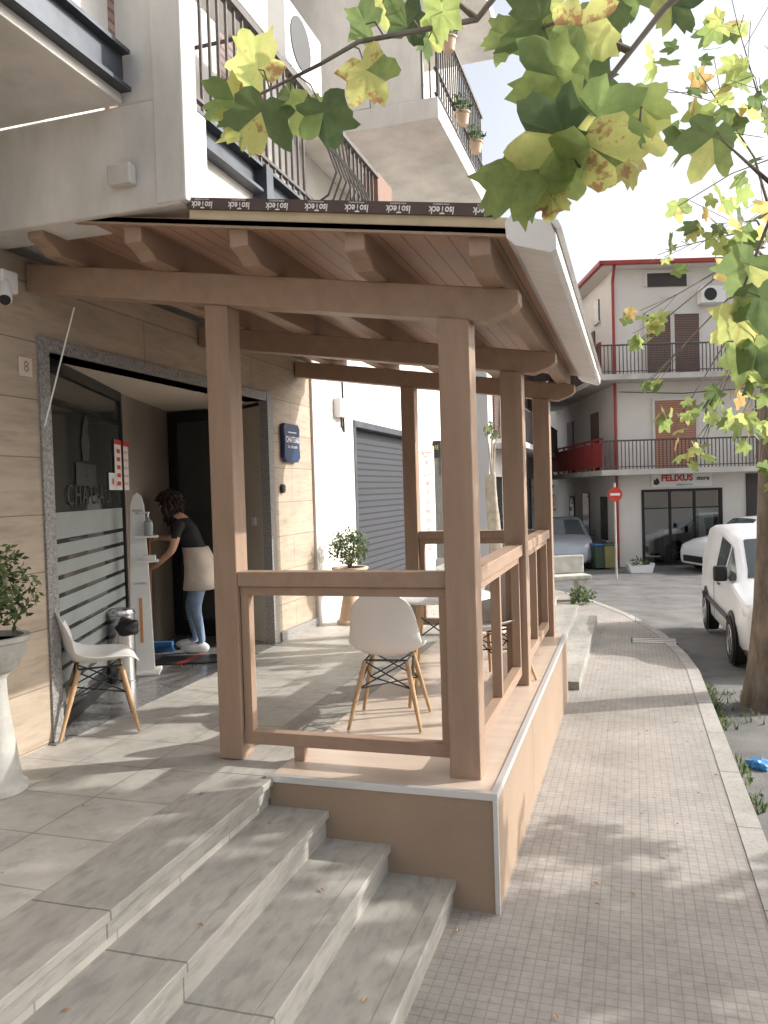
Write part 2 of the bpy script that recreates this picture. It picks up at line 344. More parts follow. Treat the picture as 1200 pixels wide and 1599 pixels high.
struct('steps',g,'steps',bevel=.004)
# ================================================================== MAIN BUILDING
FX=-3.35
B=thing('apartment_building','cream stone-clad apartment building with shop entrance and stacked balconies behind the wooden canopy','building',(FX,6,0))
def bp(mb,name,mat,parent=None,**k): return mb.build(name,mat,parent or B,True,**k)
g=MB(); g.box(FX-.4,FX,-1.5,4.0,.3,3.42); g.box(FX-.4,FX,4.0,7.12,2.93,3.42); g.box(FX-.08,FX,7.12,8.15,.3,3.42); bp(g,'stone_wall','stone')
g=MB(); g.box(FX-.2,FX+.015,3.94,4.03,.55,2.98); g.box(FX-.07,FX+.02,7.03,7.15,.55,2.98); g.box(FX-.2,FX+.015,4.03,7.03,2.90,2.98); bp(g,'door_surround','granite')
g=MB(); g.box(FX,FX+.04,7.16,8.13,.551,.64); bp(g,'plinth','granite')
A=Vector((-3.42,4.04,0)); E1=Vector((-4.15,5.85,0)); E2=Vector((-4.65,7.4,0))
def wallseg(mb,P,Q,z0,z1,t=.04,mi=0):
    d=(Q-P).normalized(); n=Vector((d.y,-d.x,0))
    vs=[P,Q,Q-n*t,P-n*t]; mb.add([Vector((v.x,v.y,z0)) for v in vs]+[Vector((v.x,v.y,z1)) for v in vs],[(3,2,1,0),(4,5,6,7),(0,1,5,4),(1,2,6,5),(2,3,7,6),(3,0,4,7)],mi)
g=MB(); wallseg(g,A,E1,.62,2.9); W=bp(g,'shop_window','shopglass')
dn=(E1-A).normalized(); nn=Vector((dn.y,-dn.x,0)); LW=(E1-A).length
g=MB()
for s0,s1,z0,z1 in [(0,.05,.55,2.9),(LW-.05,LW,.55,2.9),(0,LW,.55,.64),(0,LW,2.82,2.9),(0,LW,2.62,2.65)]:
    P=A+dn*s0+nn*.02; Q=A+dn*s1+nn*.02; wallseg(g,P,Q,z0,z1,.05)
bp(g,'window_frame','frame',W)
g=MB()
z=.72
for i in range(10):
    h=.085 if i<9 else .17
    P=A+dn*.06+nn*.006; Q=A+dn*(LW-.06)+nn*.006; wallseg(g,P,Q,z,z+h-.0,.004); z+=.115
bp(g,'frosted_stripes','frost',W)
def onw(s,z,o=.012): v=A+dn*s+nn*o; return Vector((v.x,v.y,z))
c=A+dn*.95+nn*.012
text('window_lettering','CHATEAU',.20,(c.x,c.y,2.03),dn,(0,0,1),'faint',W,True,squeeze=1.05,chars=1.2)
g=MB()
g.add([onw(.62,2.1),onw(1.12,2.1),onw(1.12,2.26),onw(.62,2.26)],[(0,1,2,3)])
g.add([onw(.80,2.28),onw(.94,2.28),onw(.98,2.4),onw(.93,2.5),onw(.97,2.56),onw(.9,2.62),onw(.83,2.54),onw(.77,2.42)],[tuple(range(8))])
bp(g,'window_emblem','faint',W)
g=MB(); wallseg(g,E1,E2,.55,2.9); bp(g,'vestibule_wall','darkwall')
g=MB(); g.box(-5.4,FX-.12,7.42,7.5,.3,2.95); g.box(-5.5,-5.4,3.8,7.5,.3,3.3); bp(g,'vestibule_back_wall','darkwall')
g=MB(); g.box(-5.4,FX-.01,3.99,7.42,2.9,2.925); bp(g,'vestibule_ceiling','ceilcream')
g=MB(); wallseg(g,Vector((-3.88,7.38,0)),Vector((-3.43,7.04,0)),.56,2.86,.05); side=bp(g,'side_panel','cream')
g=MB(); d=Vector((.45,-.34,0)).normalized(); n_=Vector((d.y,-d.x,0)); P=Vector((-3.56,7.138,0))+n_*.012; wallseg(g,P-d*.04,P+d*.04,1.7,1.78,.012); bp(g,'switch','white',side)
g=MB(); g.box(-4.56,-3.9,7.38,7.41,.58,2.84); DR=bp(g,'glass_door','shopglass')
g=MB()
for x0,x1,z0,z1 in [(-4.62,-4.54,.55,2.88),(-3.94,-3.86,.55,2.88),(-4.54,-3.94,2.78,2.88),(-4.54,-3.94,.55,.72)]: g.box(x0,x1,7.33,7.41,z0,z1)
bp(g,'door_frame','frame',DR)
g=MB(); g.tube([(-4.45,7.34,1.3),(-4.45,7.28,1.3),(-4.45,7.28,1.9),(-4.45,7.34,1.9)],.012); bp(g,'door_handle','chrome',DR)
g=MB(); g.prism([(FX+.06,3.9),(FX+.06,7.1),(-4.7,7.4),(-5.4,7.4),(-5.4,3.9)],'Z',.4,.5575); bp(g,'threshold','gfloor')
g=MB(); g.box(FX-.4,FX+.03,8.15,9.5,.3,3.5); g.box(FX-.4,FX+.03,9.5,12.35,2.86,3.5); g.box(FX-.4,FX+.03,12.35,13.6,.3,3.5); g.box(FX-.4,FX+.03,13.6,16.2,2.8,3.5); g.box(FX-.4,FX+.03,16.2,17,.3,3.5); bp(g,'plaster_wall','plaster',bevel=.01)
g=MB(); g.box(FX-.2,FX-.08,9.5,12.35,.5,2.86); SH=bp(g,'roller_shutter','shutter')
g=MB(); g.box(FX-.1,FX+.04,9.47,9.55,.5,2.9); g.box(FX-.1,FX+.04,12.31,12.38,.5,2.9); g.box(FX-.1,FX+.045,9.5,12.35,2.82,2.9); bp(g,'shutter_guide','steelblue',SH)
g=MB(); g.box(FX-.3,FX-.2,13.6,16.2,.5,2.8); bp(g,'dark_shopfront','shopglass')
g=MB(); g.box(FX+.03,FX+.08,12.48,13.5,.8,2.75); BN=bp(g,'text_banner','white')
for k,wd in enumerate(['PRODOTTI','TIPICI','LOCALI','pane','olio','vino','miele','salumi','dolci','pasta','frutta']):
    text('banner_lettering',wd,.15,(FX+.086,12.99,2.58-.155*k),(0,1,0),(0,0,1),'pinkred',BN,True,bold=.002)
g=MB(); g.box(FX+.03,FX+.16,13.65,13.72,2.55,2.85); YS=bp(g,'shop_sign','black'); text('sign_lettering','RE',.11,(FX+.095,13.645,2.73),(1,0,0),(0,0,1),'yellow',YS,True,squeeze=.6)
g=MB(); g.box(FX-.4,FX,-1.5,17,3.5,12.5); bp(g,'upper_wall','plaster')
g=MB(); g.box(-6,-2.05,3.45,3.72,3.42,3.94); bp(g,'fascia_beam','plaster_dirty',bevel=.012)
g=MB(); g.box(-2.40,-2.05,3.46,3.62,3.94,9.0); g.box(-2.19,-2.02,3.44,3.58,3.43,9.0); bp(g,'pier','plaster_dirty',bevel=.012)
g=MB(); g.box(-6,-2.36,1.0,3.45,3.94,4.16); NB=bp(g,'balcony','plaster_dirty',bevel=.01)
g=MB(); g.prism([(-2.36,3.99),(-2.30,3.99),(-2.30,4.01),(-2.345,4.01),(-2.345,4.17),(-2.30,4.17),(-2.30,4.19),(-2.36,4.19)],'Y',.9,3.44); bp(g,'edge_channel','steelblue',NB)
g=MB(); g.box(-6,-2.42,1.0,3.44,4.16,6.0); bp(g,'parapet','plaster',NB)
g=MB(); g.box(FX,-2.3,3.63,7.35,3.56,3.98); g.box(FX,-2.25,3.73,7.35,3.62,3.82); BA=bp(g,'balcony','plaster_dirty',bevel=.01)
g=MB(); g.prism([(-2.3,3.94),(-2.22,3.94),(-2.22,3.96),(-2.28,3.96),(-2.28,4.10),(-2.22,4.10),(-2.22,4.12),(-2.3,4.12)],'Y',3.63,7.35); g.box(-2.3,-2.2,4.75,4.85,3.88,4.12); g.box(-2.3,-2.2,6.1,6.2,3.88,4.12); bp(g,'edge_channel','steelblue',BA)
g=MB()
y=3.66
while y<7.3:
    if 5.6<y<6.6:
        pts=[(-2.27,y,4.14),(-2.12,y,4.22),(-2.05,y,4.38),(-2.12,y,4.58),(-2.24,y,4.75),(-2.27,y,4.98)]
        g.tube(pts,.009,5)
    else: g.box(-2.278,-2.262,y-.008,y+.008,4.12,4.98)
    y+=.105
g.box(-2.3,-2.24,3.63,7.35,4.97,5.01); g.box(-2.285,-2.255,3.63,7.35,4.2,4.22)
bp(g,'railing','rail',BA)
g=MB(); g.box(-2.40,-2.26,7.37,7.85,3.9,5.05); bp(g,'wooden_screen','plainbrown')
g=MB(); g.box(FX-.02,FX+.03,4.7,5.7,4.0,6.2); bp(g,'balcony_door','brownshut')
g=MB(); g.box(FX-.02,FX+.03,6.3,7.2,4.0,6.2); bp(g,'balcony_door','brownshut')
g=MB(); g.box(FX,-1.78,7.95,10.6,5.72,5.94); g.box(FX,-2.5,7.95,8.12,5.94,9.0); g.box(-2.5,-1.95,7.97,8.1,5.94,6.87); FB=bp(g,'balcony','plaster_dirty',bevel=.012)
g=MB()
y=8.0
while y<10.6: g.box(-1.81,-1.795,y,y+.014,5.92,6.87); y+=.11
x=-1.95
while x<-1.78: g.box(x,x+.014,7.97,7.985,5.92,6.87); x+=.08
g.box(-1.83,-1.78,7.96,10.6,6.85,6.89); g.box(-1.82,-1.785,7.96,10.6,6.22,6.24); g.box(-1.82,-1.785,7.96,10.6,5.97,5.99)
bp(g,'railing','rail',FB)
g=MB(); g.box(FX,-1.75,7.6,12.5,8.6,8.8); bp(g,'upper_slab','plaster_dirty')
g=MB(); g.box(FX,-2.0,12.0,15.6,5.8,6.0); bp(g,'upper_slab','plaster_dirty')
for y0 in (4.85,5.95):
    g=MB(); g.box(-2.85,-2.55,y0,y0+.78,5.45,5.98); AC=bp(g,'wall_air_conditioner','white',bevel=.02)
    g=MB(); g.prism([(y0+.30+.21*math.cos(k*PI/12),5.715+.21*math.sin(k*PI/12)) for k in range(24)],'X',-2.549,-2.542); bp(g,'fan_grille','text',AC)
    for k in (.1,.68):
        g=MB(); g.tube([(FX,y0+k,5.43),(-2.55,y0+k,5.43)],.015,6); bp(g,'bracket','rail',AC)
t=thing('flower_pot','flower pot hung on the upper balcony railing between two others','flower pot',(-1.72,8.9,6.04),group='flower pots on the upper balcony railing')
MB().lathe([(.055,0),(.08,.12),(.09,.12),(.09,.14),(.075,.14)],n=14).build('pot','terra',t,smooth=40)
g=MB(); ball(g,(0,0,.21),(.10,.14,.1),100,.07,ovalleaf); g.build('foliage','leafgreen',t)
for i,(yy_,zz,l) in enumerate([(9.7,6.04,'farthest flower pot hung on the upper balcony railing'),(8.25,6.52,'topmost flower pot, at the near corner of the upper balcony railing')]):
    c=copy_tree(t); c.location=(-1.72,yy_,zz); c['label']=l
p=atX(22,450,FX+.12)
t=thing('security_camera','white wall camera under the canopy beside the house number','security camera',p)
MB().box(-.12,-.02,-.06,.06,-.02,.1).build('bracket','white',t,bevel=.01)
MB().tube([(-.03,-.03,.03),(.03,-.10,-.03),(.07,-.15,-.10)],[.02,.035,.037],12).build('camera_body','white',t,smooth=40)
MB().tube([(.07,-.15,-.10),(.074,-.155,-.106)],.03,12).build('lens','black',t)
p=atY(192,275,3.43)
g=MB(); g.box(p.x-.065,p.x+.065,3.39,3.448,p.z-.05,p.z+.05); t=g.build('junction_box','greybalc',bevel=.008); tag(t,'small grey junction box fixed on the concrete beam at upper left','junction box')
p=atX(38,573,FX)
t=thing('house_number','small pale tile with a faded number eight on the stone wall','number plate',(FX+.001,p.y,p.z))
MB().box(0,.012,-.05,.05,-.055,.055).build('tile','tilebeige',t,bevel=.003)
text('numeral','8',.09,(.0135,0,0),(0,1,0),(0,0,1),'dullred',t,bold=.0005)
p=atX(450,692,FX)
t=thing('wall_plaque','navy blue shield shaped plaque with white lettering on the stone wall beside the door','plaque',(FX,p.y,p.z))
poly=[(-.20,.15),(-.16,.195),(.16,.195),(.20,.15),(.185,0),(.20,-.15),(.14,-.195),(-.14,-.195),(-.20,-.15),(-.185,0)]
MB().prism(poly,'X',0,.05).build('plate','navy',t,bevel=.01)
text('plaque_lettering','CHATEAU',.085,(.052,0,.03),(0,1,0),(0,0,1),'lettering',t,bold=.001,squeeze=.85)
text('plaque_lettering','bar caffetteria',.045,(.052,0,-.04),(0,1,0),(0,0,1),'lettering',t,squeeze=.9)
MB().box(.05,.053,-.1,.1,.1,.11).build('plaque_line','lettering',t)
p=atX(440,763,FX)
t=thing('door_bell','small round black fixture on the stone wall below the blue plaque','door bell',(FX,p.y,p.z))
MB().prism([(.045*math.cos(k*PI/10),.045*math.sin(k*PI/10)) for k in range(20)],'X',0,.03).build('housing','black',t,bevel=.005)
MB().prism([(.018*math.cos(k*PI/8),.018*math.sin(k*PI/8)) for k in range(16)],'X',.031,.04).build('button','chrome',t)
p=atX(527,640,FX+.03)
t=thing('meter_box','white electrical box with hanging cables on the plaster wall near the roller shutter','electrical box',(FX+.03,p.y,p.z))
MB().box(0,.09,-.13,.13,-.09,.13).build('housing','white',t,bevel=.01)
MB().tube([(.05,0,-.09),(.05,0,-.2),(.04,.1,-.26),(.02,.14,.4)],.012,6).build('cable','black',t)
def wp(name,label,cat,s0,s1,z0,z1):
    t=thing(name,label,cat,onw(s0,z0)); g=MB(); g.add([onw(s0,z0,.014),onw(s1,z0,.014),onw(s1,z1,.014),onw(s0,z1,.014)],[(0,1,2,3)]); g.build('sheet','lettering',t,True)
    return t
def winpt(px,py):
    d=ray(px,py); k=(nn.dot(A)-nn.dot(CAM))/nn.dot(d); q=CAM+d*k; return (q-A).dot(dn),q.z
s0,z1=winpt(175,685); s1,_=winpt(199,690); _,z0=winpt(175,765)
t=wp('notice_poster','white rules poster with red print stuck on the dark shop window','poster',s0,s1,z0,z1)
g=MB(); hh=(z1-z0); ww=s1-s0
def rq(a,b,c_,d_,o=.017): g.add([onw(s0+ww*a,z0+hh*c_,o),onw(s0+ww*b,z0+hh*c_,o),onw(s0+ww*b,z0+hh*d_,o),onw(s0+ww*a,z0+hh*d_,o)],[(0,1,2,3)])
rq(0,1,.9,1.0)
for i in range(5): rq(.12,.34,.09+.16*i,.17+.16*i); rq(.44,.88,.14+.16*i,.152+.16*i); rq(.44,.8,.11+.16*i,.12+.16*i)
g.build('printed_rows','red',t,True)
s0,z1=winpt(167,738); s1,_=winpt(179,738); _,z0=winpt(167,765)
t=wp('window_sticker','small white sticker with red mark beside the larger poster on the window','sticker',s0,s1,z0,z1)
g=MB(); m_=(s0+s1)/2; zm=(z0+z1)/2; g.add([onw(m_+.03*math.cos(a*PI/6),zm+.03*math.sin(a*PI/6),.017) for a in range(12)],[tuple(range(12))]); g.build('mark','red',t,True)
a=atX(116,480,FX+.25); b=atX(70,665,FX+.12)
t=MB().tube([a,(a+b)/2+Vector((0,-.01,-.02)),b],.0045,6).build('hanging_cable','white'); tag(t,'thin pale cable hanging down the stone wall left of the window','cable')
# ================================================================== CANOPY
def L(X): return 2.83-.154*(X+.82)
CN=thing('wooden_canopy','tan timber canopy on square posts with railings and clear panels over the raised deck','canopy',(-.82,3.92,.56))
def cp(mb,name,mat,parent=None,**k): return mb.build(name,mat,parent or CN,True,**k)
for x,y in [(-.82,3.93),(-2.13,3.96),(-.82,5.86),(-.82,7.8),(-2.13,7.8)]:
    hw=.078 if x>-1 else .07
    g=MB()
    g.prism([(x-hw,.556),(x+hw,.556),(x+hw,L(x+hw)+.004),(x-hw,L(x-hw)+.004)],'Y',y-hw,y+hw); cp(g,'post','woodz',bevel=.008)
for y in (3.93,5.86,7.8):
    x0,x1=FX+.01,-.50; g=MB()
    g.prism([(x0,L(x0)),(x1-.16,L(x1-.16)),(x1-.04,L(x1-.04)+.06),(x1,L(x1)+.10),(x1,L(x1)+.165),(x0,L(x0)+.165)],'Y',y-.065,y+.065); cp(g,'beam','wood',bevel=.008)
for x in (-.62,-1.20,-1.79,-2.38,-2.97):
    g=MB(); b=L(x)+.162; 
    g.prism([(3.52,b+.06),(3.60,b+.035),(3.66,b-.0),(8.2,b),(8.2,b+.15),(3.52,b+.15)],'X',x-.05,x+.05); cp(g,'rafter','wood',bevel=.006)
def slab(xa,xb,y0,y1,t0,t1): return MB().prism([(xa,L(xa)+t0),(xb,L(xb)+t0),(xb,L(xb)+t1),(xa,L(xa)+t1)],'Y',y0,y1)
cp(slab(FX+.01,-.48,3.49,8.25,.312,.336),'roof_boards','soffit')
cp(slab(-2.04,-.49,3.50,8.24,.336,.385),'insulation','insul')
cp(slab(FX+.01,-.48,3.49,3.52,.30,.338),'fascia_board','wood')
MEM=cp(slab(-2.04,-.55,3.485,8.24,.385,.44),'roof_membrane','membrane')
ux=Vector((1,0,-.154)).normalized(); up=Vector((.154,0,1)).normalized()
for i in range(8):
    x=-1.96+.197*i
    if x>-.58: break
    text('membrane_lettering','IsoTeck',.046,(x,3.483,L(x)+.4065),-ux,-up,'lettering',MEM,True,bold=.001,squeeze=.78)
    text('membrane_lettering','www.isoteck.it',.014,(x,3.483,L(x)+.4305),-ux,-up,'lettering',MEM,True,squeeze=.9)
g=MB(); prof=[(-.50,3.135),(-.47,3.17),(-.315,3.12),(-.285,3.06),(-.285,3.0),(-.31,2.985),(-.46,3.035),(-.495,3.07)]
g.prism(prof,'Y',3.47,8.28); cp(g,'gutter','gutter',bevel=.003)
g=MB(); g.prism([(-.315,3.13),(-.275,3.115),(-.262,3.085),(-.283,3.08)],'Y',3.46,8.29); cp(g,'gutter_lip','gutter')
def railing(P,Q,ups=(0,1),glass=True,foot=()):
    P=Vector(P);Q=Vector(Q); d=(Q-P).normalized(); ln=(Q-P).length; th=math.atan2(d.y,d.x)
    T=Matrix.Translation(P)@Matrix.Rotation(th,4,'Z')
    g=MB(); g.box(0,ln,-.055,.055,1.505,1.585,M4=T); rt=cp(g,'railing','wood',bevel=.006)
    MB().box(.0,ln,-.03,.03,1.455,1.503,M4=T).build('under_rail','wood',rt,bevel=.004)
    g=MB(); g.box(0,ln,-.032,.032,.64,.71,M4=T)
    for x in foot: g.box(x-.03,x+.03,-.028,.028,.563,.645,M4=T)
    g.build('bottom_rail','wood',rt,bevel=.004)
    for u in ups:
        x=u*ln; x=min(max(x,.028),ln-.028)
        MB().box(x-.025,x+.025,-.03,.03,.708,1.457,M4=T).build('upright','woodz',rt,bevel=.004)
    if glass:
        MB().add([T@Vector(v) for v in ((.05,0,.705),(ln-.05,0,.705),(ln-.05,0,1.46),(.05,0,1.46))],[(0,1,2,3)]).build('clear_panel','glassclear',rt)
railing((-2.06,3.95,0),(-.895,3.95,0),(0,1),True,(.32,))
railing((-.82,4.01,0),(-.82,5.78,0),(0,.5,1),False)
railing((-.82,5.94,0),(-.82,7.72,0),(0,.5,1),False)
railing((-2.06,7.8,0),(-.895,7.8,0),(0,1),False)
DK=thing('raised_deck','raised terrace deck clad in brown panels with pale metal edge trim','deck',(-.65,3.7,0))
MB().box(-1.80,-.665,3.705,7.92,.5,.563).build('deck_floor','deckfloor',DK,True)
MB().box(-1.80,-.64,3.68,3.704,-.02,.535).build('fascia_panel','panel',DK,True)
for a,b in [(3.7,5.1),(5.102,6.5),(6.502,7.92)]:
    MB().box(-.662,-.64,a,b-.002,-.12,.535).build('fascia_panel','panel',DK,True)
g=MB(); g.box(-1.82,-.632,3.672,3.702,.536,.572); g.box(-.664,-.632,3.702,7.93,.536,.572); g.box(-.655,-.632,3.671,3.69,-.01,.536); g.build('edge_trim','alu',DK,True,bevel=.002)
# ================================================================== CHAIRS / TABLE
def shell():
    g=MB(); nu,nv=13,19
    ctrl=[(.235,.425),(.20,.45),(.10,.438),(0,.425),(-.09,.425),(-.155,.45),(-.195,.52),(-.215,.60),(-.235,.69),(-.255,.77),(-.268,.82)]
    hw  =[.17,.21,.225,.23,.23,.228,.222,.212,.20,.175,.11]
    lift=[.0,.02,.045,.06,.075,.09,.08,.06,.04,.02,.0]
    def ip(tb,t):
        k=t*(len(tb)-1); i=min(int(k),len(tb)-2); q=k-i; return tb[i]*(1-q)+tb[i+1]*q
    ys=[c[0] for c in ctrl]; zs=[c[1] for c in ctrl]
    for j in range(nv):
        t=j/(nv-1); y,z,h,l=ip(ys,t),ip(zs,t),ip(hw,t),ip(lift,t)
        bk=max(0,min(1,(t-.45)/.25))
        for i in range(nu):
            u=-1+2*i/(nu-1); e=abs(u)**2.5
            g.v.append((u*h, y+e*l*bk*1.1, z+e*l*(1-bk)))
    for j in range(nv-1):
        for i in range(nu-1): g.f.append((j*nu+i,j*nu+i+1,(j+1)*nu+i+1,(j+1)*nu+i)); g.m.append(0)
    return g
def make_chair(label,group=None):
    t=thing('shell_chair',label,'chair',group=group)
    shell().build('seat_shell','shell',t,smooth=60,solid=.008,sub=1)
    tops=[(.13,.13),(-.13,.13),(.13,-.12),(-.13,-.12)]; bots=[(.22,.215),(-.22,.215),(.22,-.24),(-.22,-.24)]
    for (a,b),(c,d) in zip(tops,bots):
        MB().tube([(a,b,.40),(a*.6+c*.4,b*.6+d*.4,.24),(c,d,.004)],[.016,.0155,.010],10).build('leg','beech',t,smooth=50)
    g=MB()
    for s in (1,-1):
        g.tube([(.13*s,.14,.40),(-.155*s,.155,.24)],.005,6); g.tube([(.13*s,-.13,.40),(-.165*s,-.165,.24)],.005,6)
        g.tube([(.13*s,.14,.39),(.165*s,-.165,.24)],.005,6); g.tube([(.13*s,-.13,.39),(.155*s,.155,.24)],.005,6)
        g.tube([(.165*s,-.165,.24),(-.155*s,.155,.24)],.005,6)
    g.tube([(-.13,.13,.405),(.13,.13,.405),(.13,-.12,.405),(-.13,-.12,.405),(-.13,.13,.405)],.007,6)
    g.build('wire_brace','black',t)
    return t
ch=make_chair('white shell chair on wooden legs seen from behind at the front railing')
ch.location=(-1.47,4.74,.565); ch.rotation_euler.z=R(7)
for loc,rz,l in [((-3.25,4.26,.56),R(-50),'white shell chair on wooden legs standing alone against the shop window'),((-1.02,5.85,.565),R(150),'white shell chair mostly hidden behind the corner post, far side of the table')]:
    c=copy_tree(ch); c.location=loc; c.rotation_euler.z=rz; c['label']=l
t=thing('round_table','round white table on wooden legs on the deck','table',(-1.28,5.28,.565))
MB().lathe([(.0,.70),(.35,.70),(.375,.708),(.375,.718),(.36,.726),(.0,.726)],n=40).build('table_top','shell',t,smooth=40)
for a in range(4):
    an=R(45+90*a+10); MB().tube([(.16*math.cos(an),.16*math.sin(an),.69),(.27*math.cos(an),.27*math.sin(an),.003)],[.02,.014],10).build('leg','beech',t,smooth=50)
g=MB()
for a in range(4):
    an=R(55+90*a); bn=R(145+90*a); g.tube([(.18*math.cos(an),.18*math.sin(an),.6),(.21*math.cos(bn),.21*math.sin(bn),.4)],.005,6)
g.build('wire_brace','black',t)
# ================================================================== ENTRANCE OBJECTS
t=thing('sanitiser_stand','white pointed hand sanitiser stand with shelves in the shop entrance','sanitiser stand',(-3.90,5.69,.558),R(28))
MB().prism([(-.095,.02),(.095,.02),(.075,.8),(.055,1.38),(.035,1.46),(0,1.49),(-.035,1.46),(-.055,1.38),(-.075,.8)],'Y',-.012,.012).build('board','white',t,bevel=.003)
MB().box(-.14,.14,-.14,.14,0,.02).build('base','white',t,bevel=.004)
MB().box(-.02,.16,-.14,-.012,1.12,1.135).build('shelf','white',t); MB().box(-.02,.16,-.14,-.012,.92,.935).build('shelf','white',t)
text('stand_lettering','IGIENIZZARE\nMANI',.022,(0,-.0135,1.33),(1,0,0),(0,0,1),'text',t,squeeze=.6)
text('stand_lettering','CHATEAU',.028,(0,-.0135,.74),(1,0,0),(0,0,1),'text',t,squeeze=.8)
MB().box(-.012,.012,-.0155,-.013,.25,.62).build('stripe','stick',t)
q=Matrix.Rotation(R(28),3,'Z')@Vector((.09,-.08,0))
b=thing('sanitiser_bottle','clear pump bottle on the upper shelf of the white stand','bottle',(-3.90+q.x,5.69+q.y,.558+1.136))
MB().lathe([(.035,0),(.037,.01),(.037,.11),(.012,.135),(.012,.15)],n=14).build('bottle_body','frost',b,smooth=40)
g=MB(); g.tube([(0,0,.15),(0,0,.185)],.008,8); g.box(-.05,.012,-.008,.008,.18,.195); g.build('pump','white',b)
b=tag(MB().box(-.05,.05,-.03,.03,0,.04).build('glove_box','white',bevel=.004),'small white box on the lower shelf of the stand','box'); b.location=(-3.90+q.x,5.69+q.y,.558+.936); b.rotation_euler.z=R(28)
t=thing('waste_bin','brushed steel cylindrical waste bin between the chair and the sanitiser stand','bin',(-3.84,5.32,.558))
MB().lathe([(.115,0),(.115,.03),(.11,.035),(.11,.54),(.118,.545),(.118,.56)],n=28).build('bin_body','chrome',t,smooth=40)
MB().lathe([(.113,.56),(.108,.58),(.06,.59),(.0,.592)],n=28).build('lid','chrome',t,smooth=40)
rnd=random.Random(3); bm=bmesh.new(); bmesh.ops.create_icosphere(bm,subdivisions=3,radius=.085)
for v in bm.verts: v.co*=1+.18*math.sin(v.co.x*70)*math.cos(v.co.z*55)+rnd.uniform(-.04,.04); v.co.z*=.8
me=bpy.data.meshes.new('bag'); bm.to_mesh(me); bm.free(); me.materials.append(K['black'])
o=link('plastic_bag',me,smooth=80); o.location=(-3.70,5.22,1.02); tag(o,'crumpled black bag hanging at the rim of the steel bin','bag')
g=MB(); g.box(-.3,.3,-.18,.18,0,.012); o=g.build('door_mat','black',bevel=.003); o.location=(-3.75,6.2,.559); o.rotation_euler.z=R(20); tag(o,'dark door mat with red lettering on the entrance floor','door mat')
text('mat_lettering','BENVENUTI',.1,(0,0,.0135),(0.3,1,0),(-1,.3,0),'red',o)
def urn(name,label,loc,mat,r,h,rs,n):
    t=thing(name,label,'potted plant',loc)
    MB().lathe([(r*.85,0),(r*.85,.03),(r*.7,.05),(r*.42,h*.55),(r*.38,h*.72),(r*.5,h*.76)],n=24).build('pedestal',mat,t,smooth=40)
    MB().lathe([(r*.42,h*.75),(r*.75,h*.80),(r*.95,h*.9),(r*1.0,h*.96),(r*1.08,h*.97),(r*1.08,h),(r*.9,h),(r*.88,h*.96)],n=24).build('pot',mat,t,smooth=40)
    MB().lathe([(.0,h*.965),(r*.88,h*.965)],n=16).build('soil','soil',t)
    g=MB(); 
    for k in range(5): g.tube([(0,0,h*.95),(rs*.3*math.cos(k*1.3),rs*.3*math.sin(k*1.3),h+rs*.7)],[.01,.005],5)
    g.build('stems','bark',t)
    g=MB(); ball(g,(0,0,h+rs*.95),(rs,rs,rs*.9),n,.05,ovalleaf,.2); g.build('foliage','leafgreen',t)
    return t
urn('potted_shrub','bushy green shrub in a pale stone urn at the left edge of the terrace',(-3.09,3.22,.552),'urn',.175,.78,.25,900)
urn('potted_shrub','clipped green ball shrub in a terracotta urn between stone wall and roller shutter',(-3.0,8.3,.552),'terra',.19,.62,.23,900)
# ================================================================== PERSON
def skin_obj(name,pts,edges,parent,mats,pick,root=0,sub=2):
    me=bpy.data.meshes.new('sk'); me.from_pydata([p[0] for p in pts],edges,[]); o=bpy.data.objects.new('sk',me); COL.objects.link(o)
    md=o.modifiers.new('s','SKIN'); md.use_smooth_shade=True
    for i,p in enumerate(pts):
        sv_=me.skin_vertices[0].data[i]; r=p[1]; sv_.radius=(r if isinstance(r,tuple) else (r,r)); sv_.use_root=(i==root)
    q=o.modifiers.new('u','SUBSURF'); q.levels=sub; q.render_levels=sub
    bpy.context.view_layer.update(); dg=bpy.context.evaluated_depsgraph_get(); m2=bpy.data.meshes.new_from_object(o.evaluated_get(dg)); bpy.data.objects.remove(o)
    m2.materials.clear()
    for m in mats: m2.materials.append(K[m])
    for f in m2.polygons: f.material_index=pick(f.center); f.use_smooth=True
    return link(name,m2,parent)
PR=thing('person','woman bending over a broom in black shirt, beige apron and jeans','person',(-3.88,6.62,.558),YAW)
pts=[];eds=[];idx={}
def P_(n,co,r,frm=None):
    idx[n]=len(pts); pts.append((co,r))
    if frm: eds.append((idx[frm],idx[n]))
P_('pelvis',(.02,0,.80),.12); P_('waist',(-.03,0,.95),.10,'pelvis'); P_('chest',(-.10,0,1.09),.115,'waist'); P_('upper',(-.155,0,1.20),.094,'chest')
P_('neck',(-.215,0,1.285),.046,'upper'); P_('skull',(-.27,0,1.365),.077,'neck'); P_('crown',(-.30,0,1.43),.062,'skull'); P_('nose',(-.362,0,1.34),.014,'skull')
for s,n in ((-1,'a'),(1,'b')):
    P_('sh'+n,(-.15,.15*s,1.18),.05,'upper')
P_('elba',(-.20,-.20,.96),.036,'sha'); P_('wra',(-.375,-.11,.82),.025,'elba'); P_('paa',(-.42,-.075,.805),.03,'wra')
P_('elbb',(-.27,.20,1.05),.036,'shb'); P_('wrb',(-.38,.08,1.06),.025,'elbb'); P_('pab',(-.41,.02,1.07),.03,'wrb')
